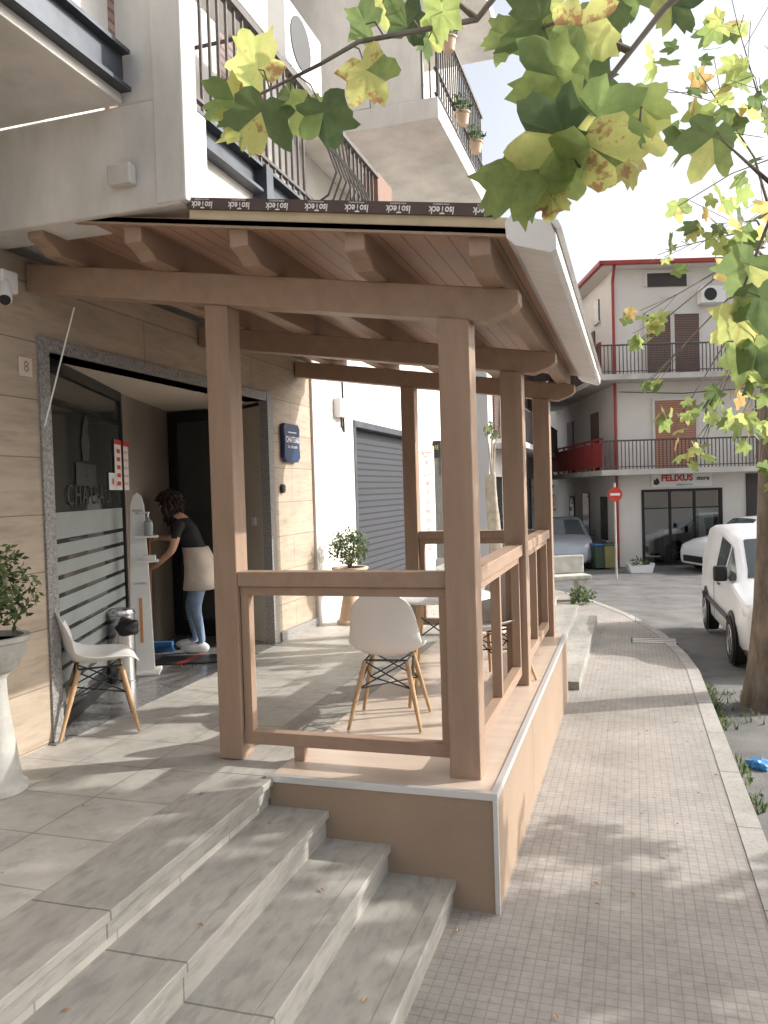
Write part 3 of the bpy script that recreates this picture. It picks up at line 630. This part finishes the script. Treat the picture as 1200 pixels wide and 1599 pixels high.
for pa,sy in (('paa',1),('pab',-1)):
    x,y,z=pts[idx[pa]][0]
    for k in range(4):
        zz=z+.03-.02*k
        P_(pa+str(k),(x-.035,y+.01*sy,zz),.0085,pa); P_(pa+str(k)+'t',(x-.05,y+.045*sy,zz-.004),.008,pa+str(k)); P_(pa+str(k)+'u',(x-.025,y+.065*sy,zz-.004),.007,pa+str(k)+'t')
    P_(pa+'th',(x-.01,y+.035*sy,z+.025),.009,pa); P_(pa+'tt',(x-.03,y+.055*sy,z+.035),.008,pa+'th')
for s,n in ((-1,'a'),(1,'b')):
    dx=.0 if s<0 else -.10
    P_('hip'+n,(.02,.085*s,.74),.092,'pelvis'); P_('kn'+n,(-.035+dx,.10*s,.42),.056,'hip'+n); P_('an'+n,(.02+dx,.10*s,.09),.036,'kn'+n); P_('toe'+n,(-.12+dx,.11*s,.035),.03,'an'+n)
def pick(c):
    if c.z>1.245: return 0
    if abs(c.y)>.16 and c.z<1.07: return 0
    if c.x<-.235 and c.z<1.16: return 0
    if c.z>.86: return 1
    return 0 if c.x<-.2 and c.z>.7 else 2
body=skin_obj('body',pts,eds,PR,['skin','shirt','jeans'],pick)
bm=bmesh.new(); bmesh.ops.create_icosphere(bm,subdivisions=5,radius=1)
for v in bm.verts:
    d=v.co.normalized(); k=1+.15*math.sin(d.x*17+d.z*11)*math.sin(d.y*15+d.z*8)+.10*math.sin(d.x*31)*math.sin(d.z*29+d.y*23)
    v.co=d*.122*k
    if d.x<-.35 and d.z<.2: v.co*=.68
    if d.z<-.2: v.co.z*=1.5
    v.co+=Vector((-.262,0,1.385))
me=bpy.data.meshes.new('hair'); bm.to_mesh(me); bm.free(); me.materials.append(K['hair']); link('hair',me,PR,smooth=70)
g=MB(); n=24; prof=[(.975,.118,.13,-.04),(.90,.13,.145,-.015),(.80,.145,.165,.005),(.68,.15,.17,.0),(.58,.155,.17,-.01)]
for z,a,b_,cx in prof:
    for k in range(n):
        th=2*PI*k/n; w_=1+.03*math.sin(th*5)*(z<.8); g.v.append((cx-a*math.cos(th)*w_,b_*math.sin(th)*w_,z))
for j in range(len(prof)-1):
    for k in range(n): g.f.append((j*n+k,j*n+(k+1)%n,(j+1)*n+(k+1)%n,(j+1)*n+k)); g.m.append(0)
g.build('apron','apron',PR,smooth=60,solid=.006)
for s in (-1,1):
    dx=0 if s<0 else -.10
    bm=bmesh.new(); bmesh.ops.create_icosphere(bm,subdivisions=3,radius=1)
    for v in bm.verts:
        x,y,z=v.co; v.co=Vector((-.05+dx+x*.135,.107*s+y*.047*(1.1 if x<0 else .9),max(.002,.045+z*.05*(1 if x<.3 else 1.35))))
    me=bpy.data.meshes.new('shoe'); bm.to_mesh(me); bm.free(); me.materials.append(K['sneaker']); link('shoe',me,PR,smooth=60)
br=thing('broom','broom with orange-brown stick and blue head held by the woman','broom',PR.location+Matrix.Rotation(YAW,3,'Z')@Vector((-.47,-.03,0)),YAW)
MB().tube([(.0,-.01,.09),(.012,.0,.8),(.02,.01,1.25)],.013,10).build('handle','stick',br,smooth=40)
MB().box(-.05,.20,-.03,.03,.05,.10).build('broom_head','blue',br,bevel=.012)
g=MB()
for i in range(16):
    for j in range(3): x=-.045+.0155*i; g.tube([(x,-.02+.02*j,.052),(x+(.0155*i-.12)*.2,-.03+.03*j,.002)],.004,4)
g.build('bristles','blue',br)
# ================================================================== CARS
def car(label,name,cat,st,wheels,paint,loc,rz,ws,sidewin,wr=.30,mirror=None,lampz=.68):
    t=thing(name,label,cat,loc,rz)
    rings=[]
    for (y,zl,zb,zt,wb,wt) in st:
        half=[(wb*.88,zl),(wb*.97,zl+.10),(wb,zl+(zb-zl)*.55),(wb*.975,zb),(wt,max(zb+.02,zt-.06)),(wt*.86,zt),(wt*.45,zt+.02)]
        rings.append([Vector((x,y,z)) for x,z in half]+[Vector((-x,y,z)) for x,z in reversed(half)])
    g=MB(); n=14
    for r_ in rings: g.v+= [tuple(v) for v in r_]
    for i in range(len(rings)-1):
        for k in range(n): g.f.append((i*n+k,(i+1)*n+k,(i+1)*n+(k+1)%n,i*n+(k+1)%n)); g.m.append(0)
    g.f.append(tuple(range(n))); g.m.append(0); g.f.append(tuple(range((len(rings)-1)*n,len(rings)*n))[::-1]); g.m.append(0)
    g.build('body',paint,t,bevel=.025,smooth=50)
    def pane(i,ks,name,ins=.1,off=.012):
        a=[rings[i][k] for k in ks]; b=[rings[i+1][k] for k in ks]
        c=sum(a+b,Vector())/(2*len(ks))
        nrm=(a[-1]-a[0]).cross(b[0]-a[0]).normalized()
        if nrm.dot(c-Vector((0,c.y,.9)))<0: nrm=-nrm
        sh=lambda v:v+(c-v)*ins+nrm*off
        A_=[sh(v) for v in a]; B_=[sh(v) for v in b]; m=MB(); m.v=[tuple(v) for v in A_+B_]; q=len(ks)
        for j in range(q-1): m.f.append((j,j+1,q+j+1,q+j)); m.m.append(0)
        return m.build(name,'carglass',t,smooth=60)
    pane(ws,(4,5,6,7,8,9),'windscreen',.07)
    for i in sidewin:
        pane(i,(3,4),'side_window',.13); pane(i,(10,9),'side_window',.13)
    for wy in wheels:
        for s in (-1,1):
            W_=st[3][4]; 
            g=MB(); g.lathe([(wr*1.16,0),(wr*1.16,.006)],c=(s*(W_+.004) if s>0 else s*(W_+.01),wy,wr+.02),n=24,axis='X'); g.build('wheel_arch','black',t)
            c=(s*(W_-.06),wy,wr)
            pr=[(wr*.62,-.09),(wr*.97,-.09),(wr,-.06),(wr,.06),(wr*.97,.09),(wr*.66,.085)]
            wh=MB().lathe([(a,b_*1) for a,b_ in pr],c=c,n=28,axis='X').build('wheel','tyre',t,smooth=40)
            m=MB(); sgn=s
            m.lathe([(wr*.64,.088*sgn),(wr*.60,.096*sgn),(wr*.56,.08*sgn)],c=c,n=28,axis='X')
            for k in range(5):
                an=k*2*PI/5; dy,dz=math.cos(an),math.sin(an); py_,pz_=-dz,dy
                x=c[0]+.094*sgn; w1,w2=.035,.022
                m.add([(x,wy+py_*w1,wr+pz_*w1),(x,wy-py_*w1,wr-pz_*w1),(x,wy+dy*wr*.6-py_*w2,wr+dz*wr*.6-pz_*w2),(x,wy+dy*wr*.6+py_*w2,wr+dz*wr*.6+pz_*w2)],[(0,1,2,3)])
            m.build('rim','rim',wh,smooth=30)
    y0,w0=st[1][0],st[1][4]
    for s in (-1,1):
        bm=bmesh.new(); bmesh.ops.create_icosphere(bm,subdivisions=3,radius=1)
        for v in bm.verts: v.co=Vector((s*(w0*.86)+v.co.x*.13,y0+.06+v.co.y*.12+ (v.co.x*s)*.07,lampz+v.co.z*.10+v.co.y*.03))
        me=bpy.data.meshes.new('lamp'); bm.to_mesh(me); bm.free(); me.materials.append(K['lamp']); link('headlight',me,t,smooth=80)
    MB().box(-w0*.6,w0*.6,st[0][0]-.02,st[0][0]+.05,st[0][1]+.06,st[0][1]+.24).build('grille','black',t,bevel=.01)
    MB().box(-w0*1.0,w0*1.0,st[0][0]+.02,st[0][0]+.3,st[0][1]-.02,st[0][1]+.05).build('bumper_lip','black',t,bevel=.02)
    if mirror:
        for s in (-1,1):
            MB().box(s*(w0+.14)-.085,s*(w0+.14)+.085,mirror[0]-.05,mirror[0]+.05,mirror[1],mirror[1]+.2).build('mirror','black',t,bevel=.03)
    return t,rings
van=[(0,.22,.55,.60,.62,.52),(.10,.19,.74,.79,.77,.66),(.42,.19,.88,.93,.83,.72),(.88,.19,.97,1.03,.84,.73),(1.50,.19,1.0,1.50,.84,.69),(2.25,.19,1.0,1.58,.84,.71),(3.1,.19,1.0,1.60,.84,.71),(3.78,.2,1.0,1.57,.84,.71),(3.88,.25,.95,1.46,.81,.66)]
vz=gz(10.5)-.14
t,_=car('white compact delivery van parked facing the viewer beside the tree trunk','parked_van','van',van,(.72,3.2),'carwhite',(2.0,10.0,vz),R(2),3,[3,4],.30,(1.12,.98),.72)
MB().box(-.87,-.842,.95,3.5,.5,.56).build('side_moulding','black',t,bevel=.006); 
MB().box(-.858,-.842,1.72,1.88,.86,.885).build('door_handle','black',t)
MB().box(-.846,-.8425,2.28,2.295,.3,1.0).build('door_gap','black',t)
hat=[(0,.22,.58,.62,.66,.56),(.12,.19,.72,.76,.80,.7),(.5,.19,.86,.90,.86,.76),(1.0,.19,.93,.98,.87,.76),(1.65,.19,.96,1.45,.87,.66),(2.5,.19,.97,1.50,.87,.66),(3.3,.19,.98,1.46,.87,.65),(3.85,.22,.95,1.15,.84,.68),(4.05,.28,.85,.95,.78,.62)]
p=atD(1079,872,22.0)
t,_=car('white car parked sideways beyond the van, half hidden by it','parked_car','car',hat,(.8,3.2),'carwhite',(p.x+.1,p.y+.6,gz(24)-.14),R(-90)+YAW+R(10),3,[4,5],.31,(1.1,.95),.68)
p=atD(882,845,24)
t,_=car('pale blue-grey car parked beyond the stone bench near the corner house','parked_car','car',hat,(.8,3.2),'carsilver',(p.x,p.y,gz(24)-.14),R(8),3,[4,5],.31,(1.1,.95),.68)
# ================================================================== RIGHT HOUSE
O=Vector((-.42,25.5,0))
H=thing('corner_house','cream three storey corner house with red gutters, balconies and a ground floor shop','house',(O.x,O.y,0),YAW)
def hp(mb,name,mat,parent=None,**k): return mb.build(name,mat,parent or H,**k)
g=MB(); g.box(0,.72,0,.3,-.7,8.5); g.box(.72,3.15,0,.3,1.78,8.5); g.box(3.15,10,0,.3,-.7,8.5); g.box(0,.3,.3,10,-.7,8.5); g.box(.3,10,9.7,10,-.7,8.5); g.box(9.7,10,.3,9.7,-.7,8.5)
hp(g,'wall','plaster_house')
g=MB(); g.box(.7,3.2,2.5,2.6,-.5,1.8); g.box(.7,.72,.3,2.5,-.5,1.8); g.box(3.15,3.2,.3,2.5,-.5,1.8); g.box(.7,3.2,.3,2.5,1.79,1.82); shp=hp(g,'shop_interior','dark')
g=MB(); 
for x0,x1,z0,z1 in [(.70,.78,-.5,1.8),(3.09,3.17,-.5,1.8),(.78,3.09,1.72,1.8),(1.55,1.6,-.5,1.72),(2.3,2.35,-.5,1.72),(.78,3.09,1.2,1.24)]: g.box(x0,x1,-.03,.08,z0,z1)
hp(g,'shop_frame','frame',shp)
hp(MB().box(.78,3.09,.03,.04,-.4,1.72),'shop_pane','glassshop',shp)
hp(MB().box(2.5,2.95,.12,.14,.3,1.15),'shop_poster','white',shp)
g=MB()
for (x0,x1,z0,z1) in [(.9,1.4,-.5,.3),(1.7,2.1,-.5,.5),(2.4,3.0,-.5,.1)]: g.box(x0,x1,1.0,1.4,z0,z1)
hp(g,'shop_display','greybalc',shp)
sg=hp(MB().box(1.0,2.85,-.06,-.005,1.86,2.32),'shop_sign','white',bevel=.01)
text('sign_lettering','FELIXUS',.27,(1.78,-.066,2.13),(1,0,0),(0,0,1),'red',sg,bold=.012)
text('sign_lettering','store',.18,(2.57,-.066,2.11),(1,0,0),(0,0,1),'text',sg,bold=.006)
text('sign_lettering','abbigliamento',.09,(2.0,-.066,1.93),(1,0,0),(0,0,1),'text',sg)
g=MB(); g.add([(1.06,-.066,1.95),(1.16,-.066,1.93),(1.25,-.066,1.98),(1.22,-.066,2.1),(1.16,-.066,2.16),(1.12,-.066,2.08),(1.07,-.066,2.1)],[tuple(range(7))]); hp(g,'sign_emblem','text',sg)
g=MB(); g.prism([(-.45,-.45),(10.4,-.45),(10.4,10.4),(-.45,10.4)],'Z',8.5,8.6); hp(g,'roof_soffit','plaster_house')
g=MB()
vs=[(-.5,-.5,8.62),(10.5,-.5,8.62),(10.5,10.5,8.62),(-.5,10.5,8.62),(3.2,5,10.1),(7,5,10.1)]
g.add(vs,[(0,1,5,4),(1,2,5),(2,3,4,5),(3,0,4)]); hp(g,'roof','rooftile')
g=MB(); g.box(-.56,10.5,-.58,-.46,8.51,8.64); g.box(-.58,-.46,-.58,10.5,8.51,8.64); hp(g,'gutter','redtrim',bevel=.02)
g=MB(); g.tube([(-.12,-.5,8.5),(-.07,-.12,8.1),(-.07,-.1,-.3)],.045,10); hp(g,'downpipe','redtrim')
def bars(z,pts,parent,name,mat,h=.85,step=.11,bw=.012):
    g=MB()
    for (x0,y0),(x1,y1) in zip(pts,pts[1:]):
        ln=math.hypot(x1-x0,y1-y0); n=int(ln/step); 
        for i in range(n+1):
            x=x0+(x1-x0)*i/n; y=y0+(y1-y0)*i/n; g.box(x-bw,x+bw,y-bw,y+bw,z,z+h)
        g.tube([(x0,y0,z+h),(x1,y1,z+h)],.025,6); g.tube([(x0,y0,z+.08),(x1,y1,z+.08)],.015,5)
    return hp(g,name,mat,parent)
for z in (2.42,5.22):
    g=MB(); g.box(-.75,6.5,-.95,0,z-.16,z); g.box(-.75,0,0,8.5,z-.16,z); s=hp(g,'balcony','greybalc')
    bars(z,[(-.7,-.9),(6.4,-.9)],s,'railing','rail')
    g=MB(); 
    for y in [-.9+1.0*i for i in range(10)]: g.box(-.73,-.67,y,y+.05,z,z+.95)
    if z<3: g.box(-.72,-.68,-.9,8.4,z+.1,z+.82)
    else: g.box(-.72,-.69,3.5,8.4,z+.1,z+.8)
    g.box(-.73,-.67,-.9,8.4,z+.9,z+.95); hp(g,'red_railing_panel','redtrim',s)
    if z>3: bars(z,[(-.7,-.9),(-.7,3.5)],s,'railing','rail')
for x0,x1,z0,z1,m in [(1.15,2.4,2.42,4.5,'orangeshut'),(.95,1.72,5.22,7.1,'brownshut'),(1.76,2.55,5.22,7.1,'brownshut'),(4.2,5.6,2.42,4.5,'brownshut'),(4.2,5.6,5.22,7.1,'brownshut'),(1.0,2.2,7.95,8.35,'dark')]:  # last entry: flat dark panel painting the shade of the loggia recess
    a_=hp(MB().box(x0,x1,-.05,-.004,z0,z1),'shutter_or_recess',m)
    g=MB(); g.box(x0-.08,x1+.08,-.07,-.005,z1,z1+.08); g.box(x0-.08,x0,-.06,-.005,z0,z1); g.box(x1,x1+.08,-.06,-.005,z0,z1); g.build('frame','plaster',a_)
for y0,y1,z0,z1,m in [(1.2,1.9,.2,1.6,'shopglass'),(3.4,4.2,.0,1.7,'shopglass'),(5.6,6.3,.2,1.6,'shopglass'),(2,2.9,2.45,4.4,'brownshut'),(5.5,6.4,2.45,4.4,'brownshut'),(2.2,3.0,5.25,7.1,'brownshut'),(6,6.8,5.25,7.1,'brownshut'),(1.6,2.1,7.3,8.0,'shopglass')]:
    a_=hp(MB().box(-.05,-.004,y0,y1,z0,z1),'window',m)
    MB().box(-.08,-.003,y0-.06,y1+.06,z0-.06,z0).build('sill','plaster',a_)
hp(MB().box(3.9,4.6,-.05,-.004,.9,2.2),'shop_window_board','dark')
a_=hp(MB().box(2.5,3.25,-.38,-.02,7.35,7.85),'air_conditioner','white',bevel=.02)
MB().prism([(2.78+.19*math.cos(k*PI/10),7.6+.19*math.sin(k*PI/10)) for k in range(20)],'Y',-.392,-.381).build('fan_grille','black',a_)
g=MB(); g.tube([(.1,-.03,4.8),(2,-.03,4.7),(5,-.03,4.85)],.012,5); hp(g,'wall_cable','text')
g0=thing('background_house','far cream house with tiled roof rising behind the corner house','house',(-6.2,44,0),YAW)
MB().box(0,9,0,8,-.7,11.3).build('wall','plaster_house',g0); g=MB(); g.add([(-.5,-.5,11.3),(9.5,-.5,11.3),(9.5,8.5,11.3),(-.5,8.5,11.3),(3,4,13),(6,4,13)],[(0,1,5,4),(1,2,5),(2,3,4,5),(3,0,4)]); g.build('roof','rooftile',g0)
for i in range(3):
    for z in (1,4,7.5): MB().box(.9+2.6*i,1.9+2.6*i,-.05,-.004,z,z+1.8).build('window','brownshut',g0)
g0=thing('background_building','pale row building with small balconies further down the street on the left','building',(-3.6,21,0))
MB().box(-6,0,0,11,-.7,9.5).build('wall','plaster_house',g0)
for i in range(4):
    for z in (.3,3.4,6.4):
        MB().box(.004,.05,.8+2.6*i,1.8+2.6*i,z,z+2).build('window','brownshut' if z>1 else 'shopglass',g0)
for z in (3.2,6.2):
    s=MB().box(0,.9,.5,10.5,z-.15,z).build('balcony','greybalc',g0); g=MB()
    for k in range(60): g.box(.86,.88,.5+k*.168,.52+k*.168,z,z+.9)
    g.box(.85,.89,.5,10.5,z+.88,z+.92); g.build('railing','rail',s)
g0=thing('background_building','long low pale building closing the street far behind the parked cars','building',(-12,62,0))
MB().box(0,40,0,8,-.8,7).build('wall','plaster_house',g0); g=MB(); g.add([(-1,-1,7),(41,-1,7),(41,9,7),(-1,9,7),(2,4,9),(38,4,9)],[(0,1,5,4),(1,2,5),(2,3,4,5),(3,0,4)]); g.build('roof','rooftile',g0)
for i in range(10): MB().box(2+3.8*i,3.2+3.8*i,-.05,-.004,3.6,5.4).build('window','brownshut',g0)
# ================================================================== STREET FURNITURE
p=atD(961,772,21.0)
t=thing('no_entry_sign','round red no entry sign on a pole before the corner house','road sign',(p.x,p.y,gz(22)-.14),YAW)
z=p.z-t.location.z
MB().tube([(0,.03,0),(0,.03,z+.3)],.028,8).build('pole','greybalc',t)
MB().prism([(.19*math.cos(k*PI/14),z+.19*math.sin(k*PI/14)) for k in range(28)],'Y',-.012,.0).build('disc','red',t)
MB().box(-.13,.13,-.018,-.0125,z-.03,z+.03).build('bar','lettering',t)
for px,m,l in [(935,'bingreen','wheeled bin with blue lid nearest the stone bench'),(950,'binyellow','olive wheeled bin just left of the no entry sign pole')]:
    p=atD(px,868,24.0); t=thing('wheelie_bin',l,'bin',(p.x,p.y,gz(24)-.14),YAW+R(8))
    MB().add([(-.17,-.2,.05),(.17,-.2,.05),(.17,.18,.05),(-.17,.18,.05),(-.22,-.26,.72),(.22,-.26,.72),(.22,.26,.72),(-.22,.26,.72)],[(3,2,1,0),(4,5,6,7),(0,1,5,4),(1,2,6,5),(2,3,7,6),(3,0,4,7)]).build('bin_body',m,t,bevel=.02)
    MB().box(-.24,.24,-.29,.29,.72,.78).build('lid','blue' if m=='bingreen' else 'bingreen',t,bevel=.02)
    for s in (-1,1): MB().lathe([(.09,-.03),(.09,.03)],c=(s*.18,.22,.09),n=14,axis='X').build('wheel','tyre',t)
p=atD(1000,876,22.8); t=thing('planter','white trough planter with small plants outside the corner shop','planter',(p.x,p.y,gz(24)-.14),YAW)
MB().prism([(-.3,0),(.3,0),(.38,.26),(.34,.26),(.3,.2),(-.3,.2),(-.34,.26),(-.38,.26)],'Y',-.15,.15).build('trough','white',t)
g=MB(); ball(g,(0,0,.3),(.28,.12,.12),130,.08,ovalleaf); g.build('foliage','leafgreen',t)
p=atD(884,905,15.5); t=thing('stone_bench','weathered stone bench slab on carved blocks at the far end of the steps','bench',(p.x-.1,p.y,gz(15.5)),R(25))
MB().box(-.55,.55,-.22,.22,.42,.50).build('seat','urn',t,bevel=.02)
for s in (-1,1): MB().prism([(s*.38-.1,0),(s*.38+.1,0),(s*.38+.07,.1),(s*.38+.06,.34),(s*.38+.11,.42),(s*.38-.11,.42),(s*.38-.06,.34),(s*.38-.07,.1)],'Y',-.17,.17).build('support','urn',t)
MB().box(-.55,.55,.16,.24,.5,.86).build('backrest','urn',t,bevel=.03)
p=atZ(1028,1000,gz(11)); t=thing('drain_cover','rectangular metal cover set flush in the pavement near the kerb curve','drain cover',(p.x-.05,p.y,gz(p.y)+.006))
MB().box(-.3,.3,-.2,.2,-.02,-.001).build('lid','greybalc',t); g=MB()
for a in (-.3,.28): g.box(a,a+.02,-.2,.2,-.01,.002)
for a in (-.2,-.07,.06,.18): g.box(-.3,.3,a,a+.02,-.01,.001)
g.build('frame','steelblue',t)
bm=bmesh.new(); bmesh.ops.create_icosphere(bm,subdivisions=3,radius=.09)
for v in bm.verts: v.co*=1+.3*math.sin(v.co.x*60)*math.cos(v.co.y*80); v.co.z=max(-.02,v.co.z*.5)
me=bpy.data.meshes.new('litter'); bm.to_mesh(me); bm.free(); me.materials.append(K['litter']); o=link('crumpled_litter',me,smooth=30); p=atZ(1186,1196,gz(6)-.14); o.location=(p.x,p.y,gz(p.y)-.14+.02); tag(o,'crumpled blue plastic litter lying by the kerb','litter')
g=MB(); rnd=random.Random(11)
for k in range(420):
    if k<300: y=rnd.uniform(5.6,9.4); x=.70+abs(rnd.gauss(0,.06)); 
    else: y=8.5+rnd.gauss(0,.35); x=1.2+rnd.gauss(0,.35)
    if math.sin(y*5)+math.sin(y*2.3+1)<-.1: continue
    z=gz(y)-.139; h=rnd.uniform(.03,.11); an=rnd.uniform(0,6.3); dx,dy=math.cos(an),math.sin(an)
    g.add([(x-dy*.008,y+dx*.008,z),(x+dy*.008,y-dx*.008,z),(x+dx*h*.6,y+dy*h*.6,z+h)],[(0,1,2)])
    if rnd.random()<.4: ovalleaf(g,(x,y,z+h*.4),.06)
o=g.build('weeds','leafgreen'); tag(o,'green weeds growing along the kerb and tree base','weeds',kind='stuff')
g=MB(); p=atD(908,915,15); ball(g,(p.x,p.y,gz(15)+.15),(.26,.26,.17),200,.10,ovalleaf,.1); o=g.build('shrub','leafgreen'); tag(o,'low leafy weed bush beside the stone bench at the kerb','shrub')
g=MB(); rnd=random.Random(21)
for k in range(260):
    x=rnd.uniform(-3.2,.6); y=rnd.uniform(2,12)
    z=.556 if x<-1.9 else (.418 if x<-1.53 else .281 if x<-1.21 else .144 if x<-.88 else gz(y)+.008)
    if y>3.6 and y<8 and x<-.6: continue
    s=rnd.uniform(.006,.022); a=rnd.uniform(0,6.3); dx,dy=math.cos(a)*s,math.sin(a)*s
    g.add([(x,y,z),(x+dx-dy*.4,y+dy+dx*.4,z+.006),(x+dx*2,y+dy*2,z),(x+dx+dy*.4,y+dy-dx*.4,z+.003)],[(0,1,2,3)])
o=g.build('fallen_leaves','drybrown'); tag(o,'small dry leaves scattered on steps and pavement','fallen leaves',kind='stuff')
# ================================================================== TREES
def tree(name,label,base,h,lean,clusters,leaf,bark='bark',r=.2,fn=smallleaf,group=None,lf=1.0):
    t=thing(name,label,'tree',base,group=group); b=Vector(base)
    top=Vector((lean[0],lean[1],h)); K_=12; vs=[]; n=20; g=MB()
    for i in range(K_+1):
        u=i/K_; cx=lean[0]*u*u+.03*math.sin(u*5); cy=lean[1]*u*u; rr=r*(1.05-.33*u)+r*.35*math.exp(-u*14)
        for k in range(n):
            th=2*PI*k/n; q=rr*(1+.07*math.sin(th*3+u*4)+.05*math.sin(th*5-u*9)+.03*math.sin(u*40+th*2)); g.v.append((cx+q*math.cos(th),cy+q*math.sin(th),-.1+(h+.1)*u))
    for i in range(K_):
        for k in range(n): g.f.append((i*n+k,i*n+(k+1)%n,(i+1)*n+(k+1)%n,(i+1)*n+k)); g.m.append(0)
    g.build('trunk',bark,t,smooth=60)
    lb=MB(); cr_=MB()
    for (c,rad,n_,s) in clusters:
        c=Vector(c)-b; m1=top+(c-top)*.45+Vector((0,0,.25*random.random()+.1))
        lb.tube([top-Vector((0,0,.15)),m1,c],[r*.25*lf,r*.10*lf,r*.03*lf],7)
        for k in range(4):
            e=c+Vector((random.gauss(0,rad[0]*.4),random.gauss(0,rad[1]*.4),random.gauss(0,rad[2]*.4))); lb.tube([m1+(c-m1)*random.uniform(.5,1),e],[r*.03*lf,.003],5)
        ball(cr_,c,rad,n_,s,fn,.1)
    lb.build('limbs',bark,t,smooth=60); cr_.build('crown',leaf,t); return t
cl=[]
def pc(px,py,D,r,n,s): p=atD(px,py,D); cl.append((tuple(p),(r,r,r*.8),n,s))
for a in [(1180,470,6.0,.35,20,.24),(1190,590,6.2,.3,16,.23),(1110,640,6.8,.25,13,.19),(1060,655,7.2,.25,9,.17),(1180,660,6.8,.3,14,.19),(1090,705,7.4,.2,8,.17),(1185,740,7.4,.2,7,.16),
 (1005,490,7.2,.2,8,.19),(1000,530,7.2,.12,4,.16),(1010,600,7.2,.13,5,.16),(1110,200,6,.45,13,.23),(1180,120,6,.45,18,.24),(1090,110,6,.45,11,.23),(1180,310,6.5,.5,18,.24),(1110,350,6.8,.5,12,.22),(1040,390,7,.3,6,.17),(1185,390,6.5,.35,16,.23),(1150,30,6,.5,14,.24)]: pc(*a)
tree('plane_tree','plane tree with thick mottled trunk at the right edge of the road',(1.26,8.55,gz(8.5)-.15),4.3,(.25,.1),cl,'leafcrown','bark',.21,lf=.45)
cl=[]; rnd=random.Random(4)
for k in range(30): cl.append(((rnd.uniform(4.1,6.6),rnd.uniform(3.2,6.9),rnd.uniform(3.7,6.3)),(.65,.65,.55),95,.25))  # added out-of-view crown, dense clusters placed to shade the steps
for k in range(9): cl.append(((rnd.uniform(4.2,5.6),rnd.uniform(5.6,8.4),rnd.uniform(2.4,3.5)),(.42,.42,.32),26,.26))  # low clumps added to throw leaf shadows on the pavement
tree('plane_tree','unseen plane tree added across the road so its crown shades the steps',(5.6,5.0,-.2),2.6,(0,0),cl,'leafcrown','bark',.2,lf=.6)
for (px,py,D,r,n,l) in [(768,700,17.5,.3,12,'thin pale-trunked tree seen between the far canopy posts'),(745,690,26,1.5,500,'leafy tree in the distance behind the far canopy post'),(838,760,34,1.6,400,'distant green tree at the end of the street')]:
    p=atD(px,py,D); b=(p.x,p.y,gz(D)-.1); cl=[((p.x+random.uniform(-r,r)*.6,p.y+random.uniform(-r,r)*.6,p.z+.4+random.uniform(-r,r)*.6),(r*.6,r*.6,r*.5),n//5,.22) for _ in range(5)]
    tree('street_tree',l,b,max(1.2,p.z-.2),(0,0),cl,'leafgreen','barkpale',.16)
def branch(label,twigs,leaves):
    t=thing('tree_branch',label,'branch',atD(*twigs[0][0]))
    tw=MB(); segs=[]
    for tg in twigs:
        ps=[atD(*q) for q in tg]; n=len(ps); tw.tube(ps,[.008-.0055*i/(n-1) for i in range(n)],6); segs+=ps
        for a,b in zip(ps,ps[1:]): segs+=[a.lerp(b,k/6) for k in range(6)]
    lf=MB()
    for (px,py,s,D,ang) in leaves:
        c=atD(px,py,D); org,td=bigleaf(lf,c,s*D/FP,R(ang))
        near=min(segs,key=lambda q:(q-org).length+.15*max(0,(org.z-q.z)))
        mid=(near+org)/2+Vector((0,0,.02)); tw.tube([near,mid,org],[.0022,.0018,.0015],5)
    tw.build('twigs','bark',t,True,smooth=60); lf.build('leaves','leafbig',t,True,smooth=50)
branch('leafy branch of green and yellow leaves hanging at top centre before the balconies',
 [[(800,-40,1.9),(745,30,1.9),(640,50,1.85),(560,65,1.8),(500,100,1.8),(430,135,1.8),(380,160,1.8)],[(745,30,1.9),(700,-10,1.9),(620,-20,1.9)]],
 [(392,88,115,1.8,200),(352,165,95,1.82,-60),(402,195,125,1.75,-15),(372,205,85,1.85,-40),(470,180,90,1.8,10),(512,195,105,1.76,15),(583,128,110,1.8,35),(560,30,80,1.85,-120),(640,25,85,1.9,170),(610,-8,90,1.95,120),(690,35,80,1.85,-10),(700,-5,80,2.0,60),(450,160,60,1.9,-30),(668,70,55,1.95,-20)])
branch('large cluster of sunlit and dark plane leaves hanging at top right of centre',
 [[(1130,-60,1.7),(1040,10,1.7),(985,80,1.7),(930,150,1.65),(880,210,1.65),(840,250,1.65)],[(985,80,1.7),(880,30,1.75),(800,60,1.8)],[(930,150,1.65),(1000,190,1.7)]],
 [(845,130,150,1.65,-70),(905,70,150,1.7,-20),(830,45,130,1.75,-50),(850,225,175,1.6,-60),(790,300,130,1.65,-45),(812,265,140,1.7,-80),(930,255,160,1.6,10),(955,195,150,1.62,60),(1020,170,90,1.7,80),(880,175,120,1.72,-30),(980,260,95,1.68,30),(780,60,80,1.8,-80),(950,40,110,1.8,30),(1060,20,90,1.8,40),(860,-10,115,1.8,120),(1000,-15,90,1.85,60),(1010,215,95,1.75,50),(870,290,105,1.7,-10),(830,310,90,1.72,-20),(905,210,120,1.75,30),(860,320,70,1.7,0),(930,120,110,1.8,70)])
branch('drooping branch of yellow-green leaves hanging at the right edge',
 [[(1290,100,2.2),(1220,300,2.2),(1180,400,2.2),(1150,480,2.2)],[(1220,300,2.2),(1130,220,2.1)],[(1180,400,2.2),(1215,520,2.3)]],
 [(1105,235,120,2.1,-20),(1160,430,100,2.2,-30),(1190,480,105,2.15,10),(1145,510,95,2.2,-50),(1160,570,85,2.25,-10),(1190,560,90,2.2,20),(1060,330,45,2.6,0)])
print('done')
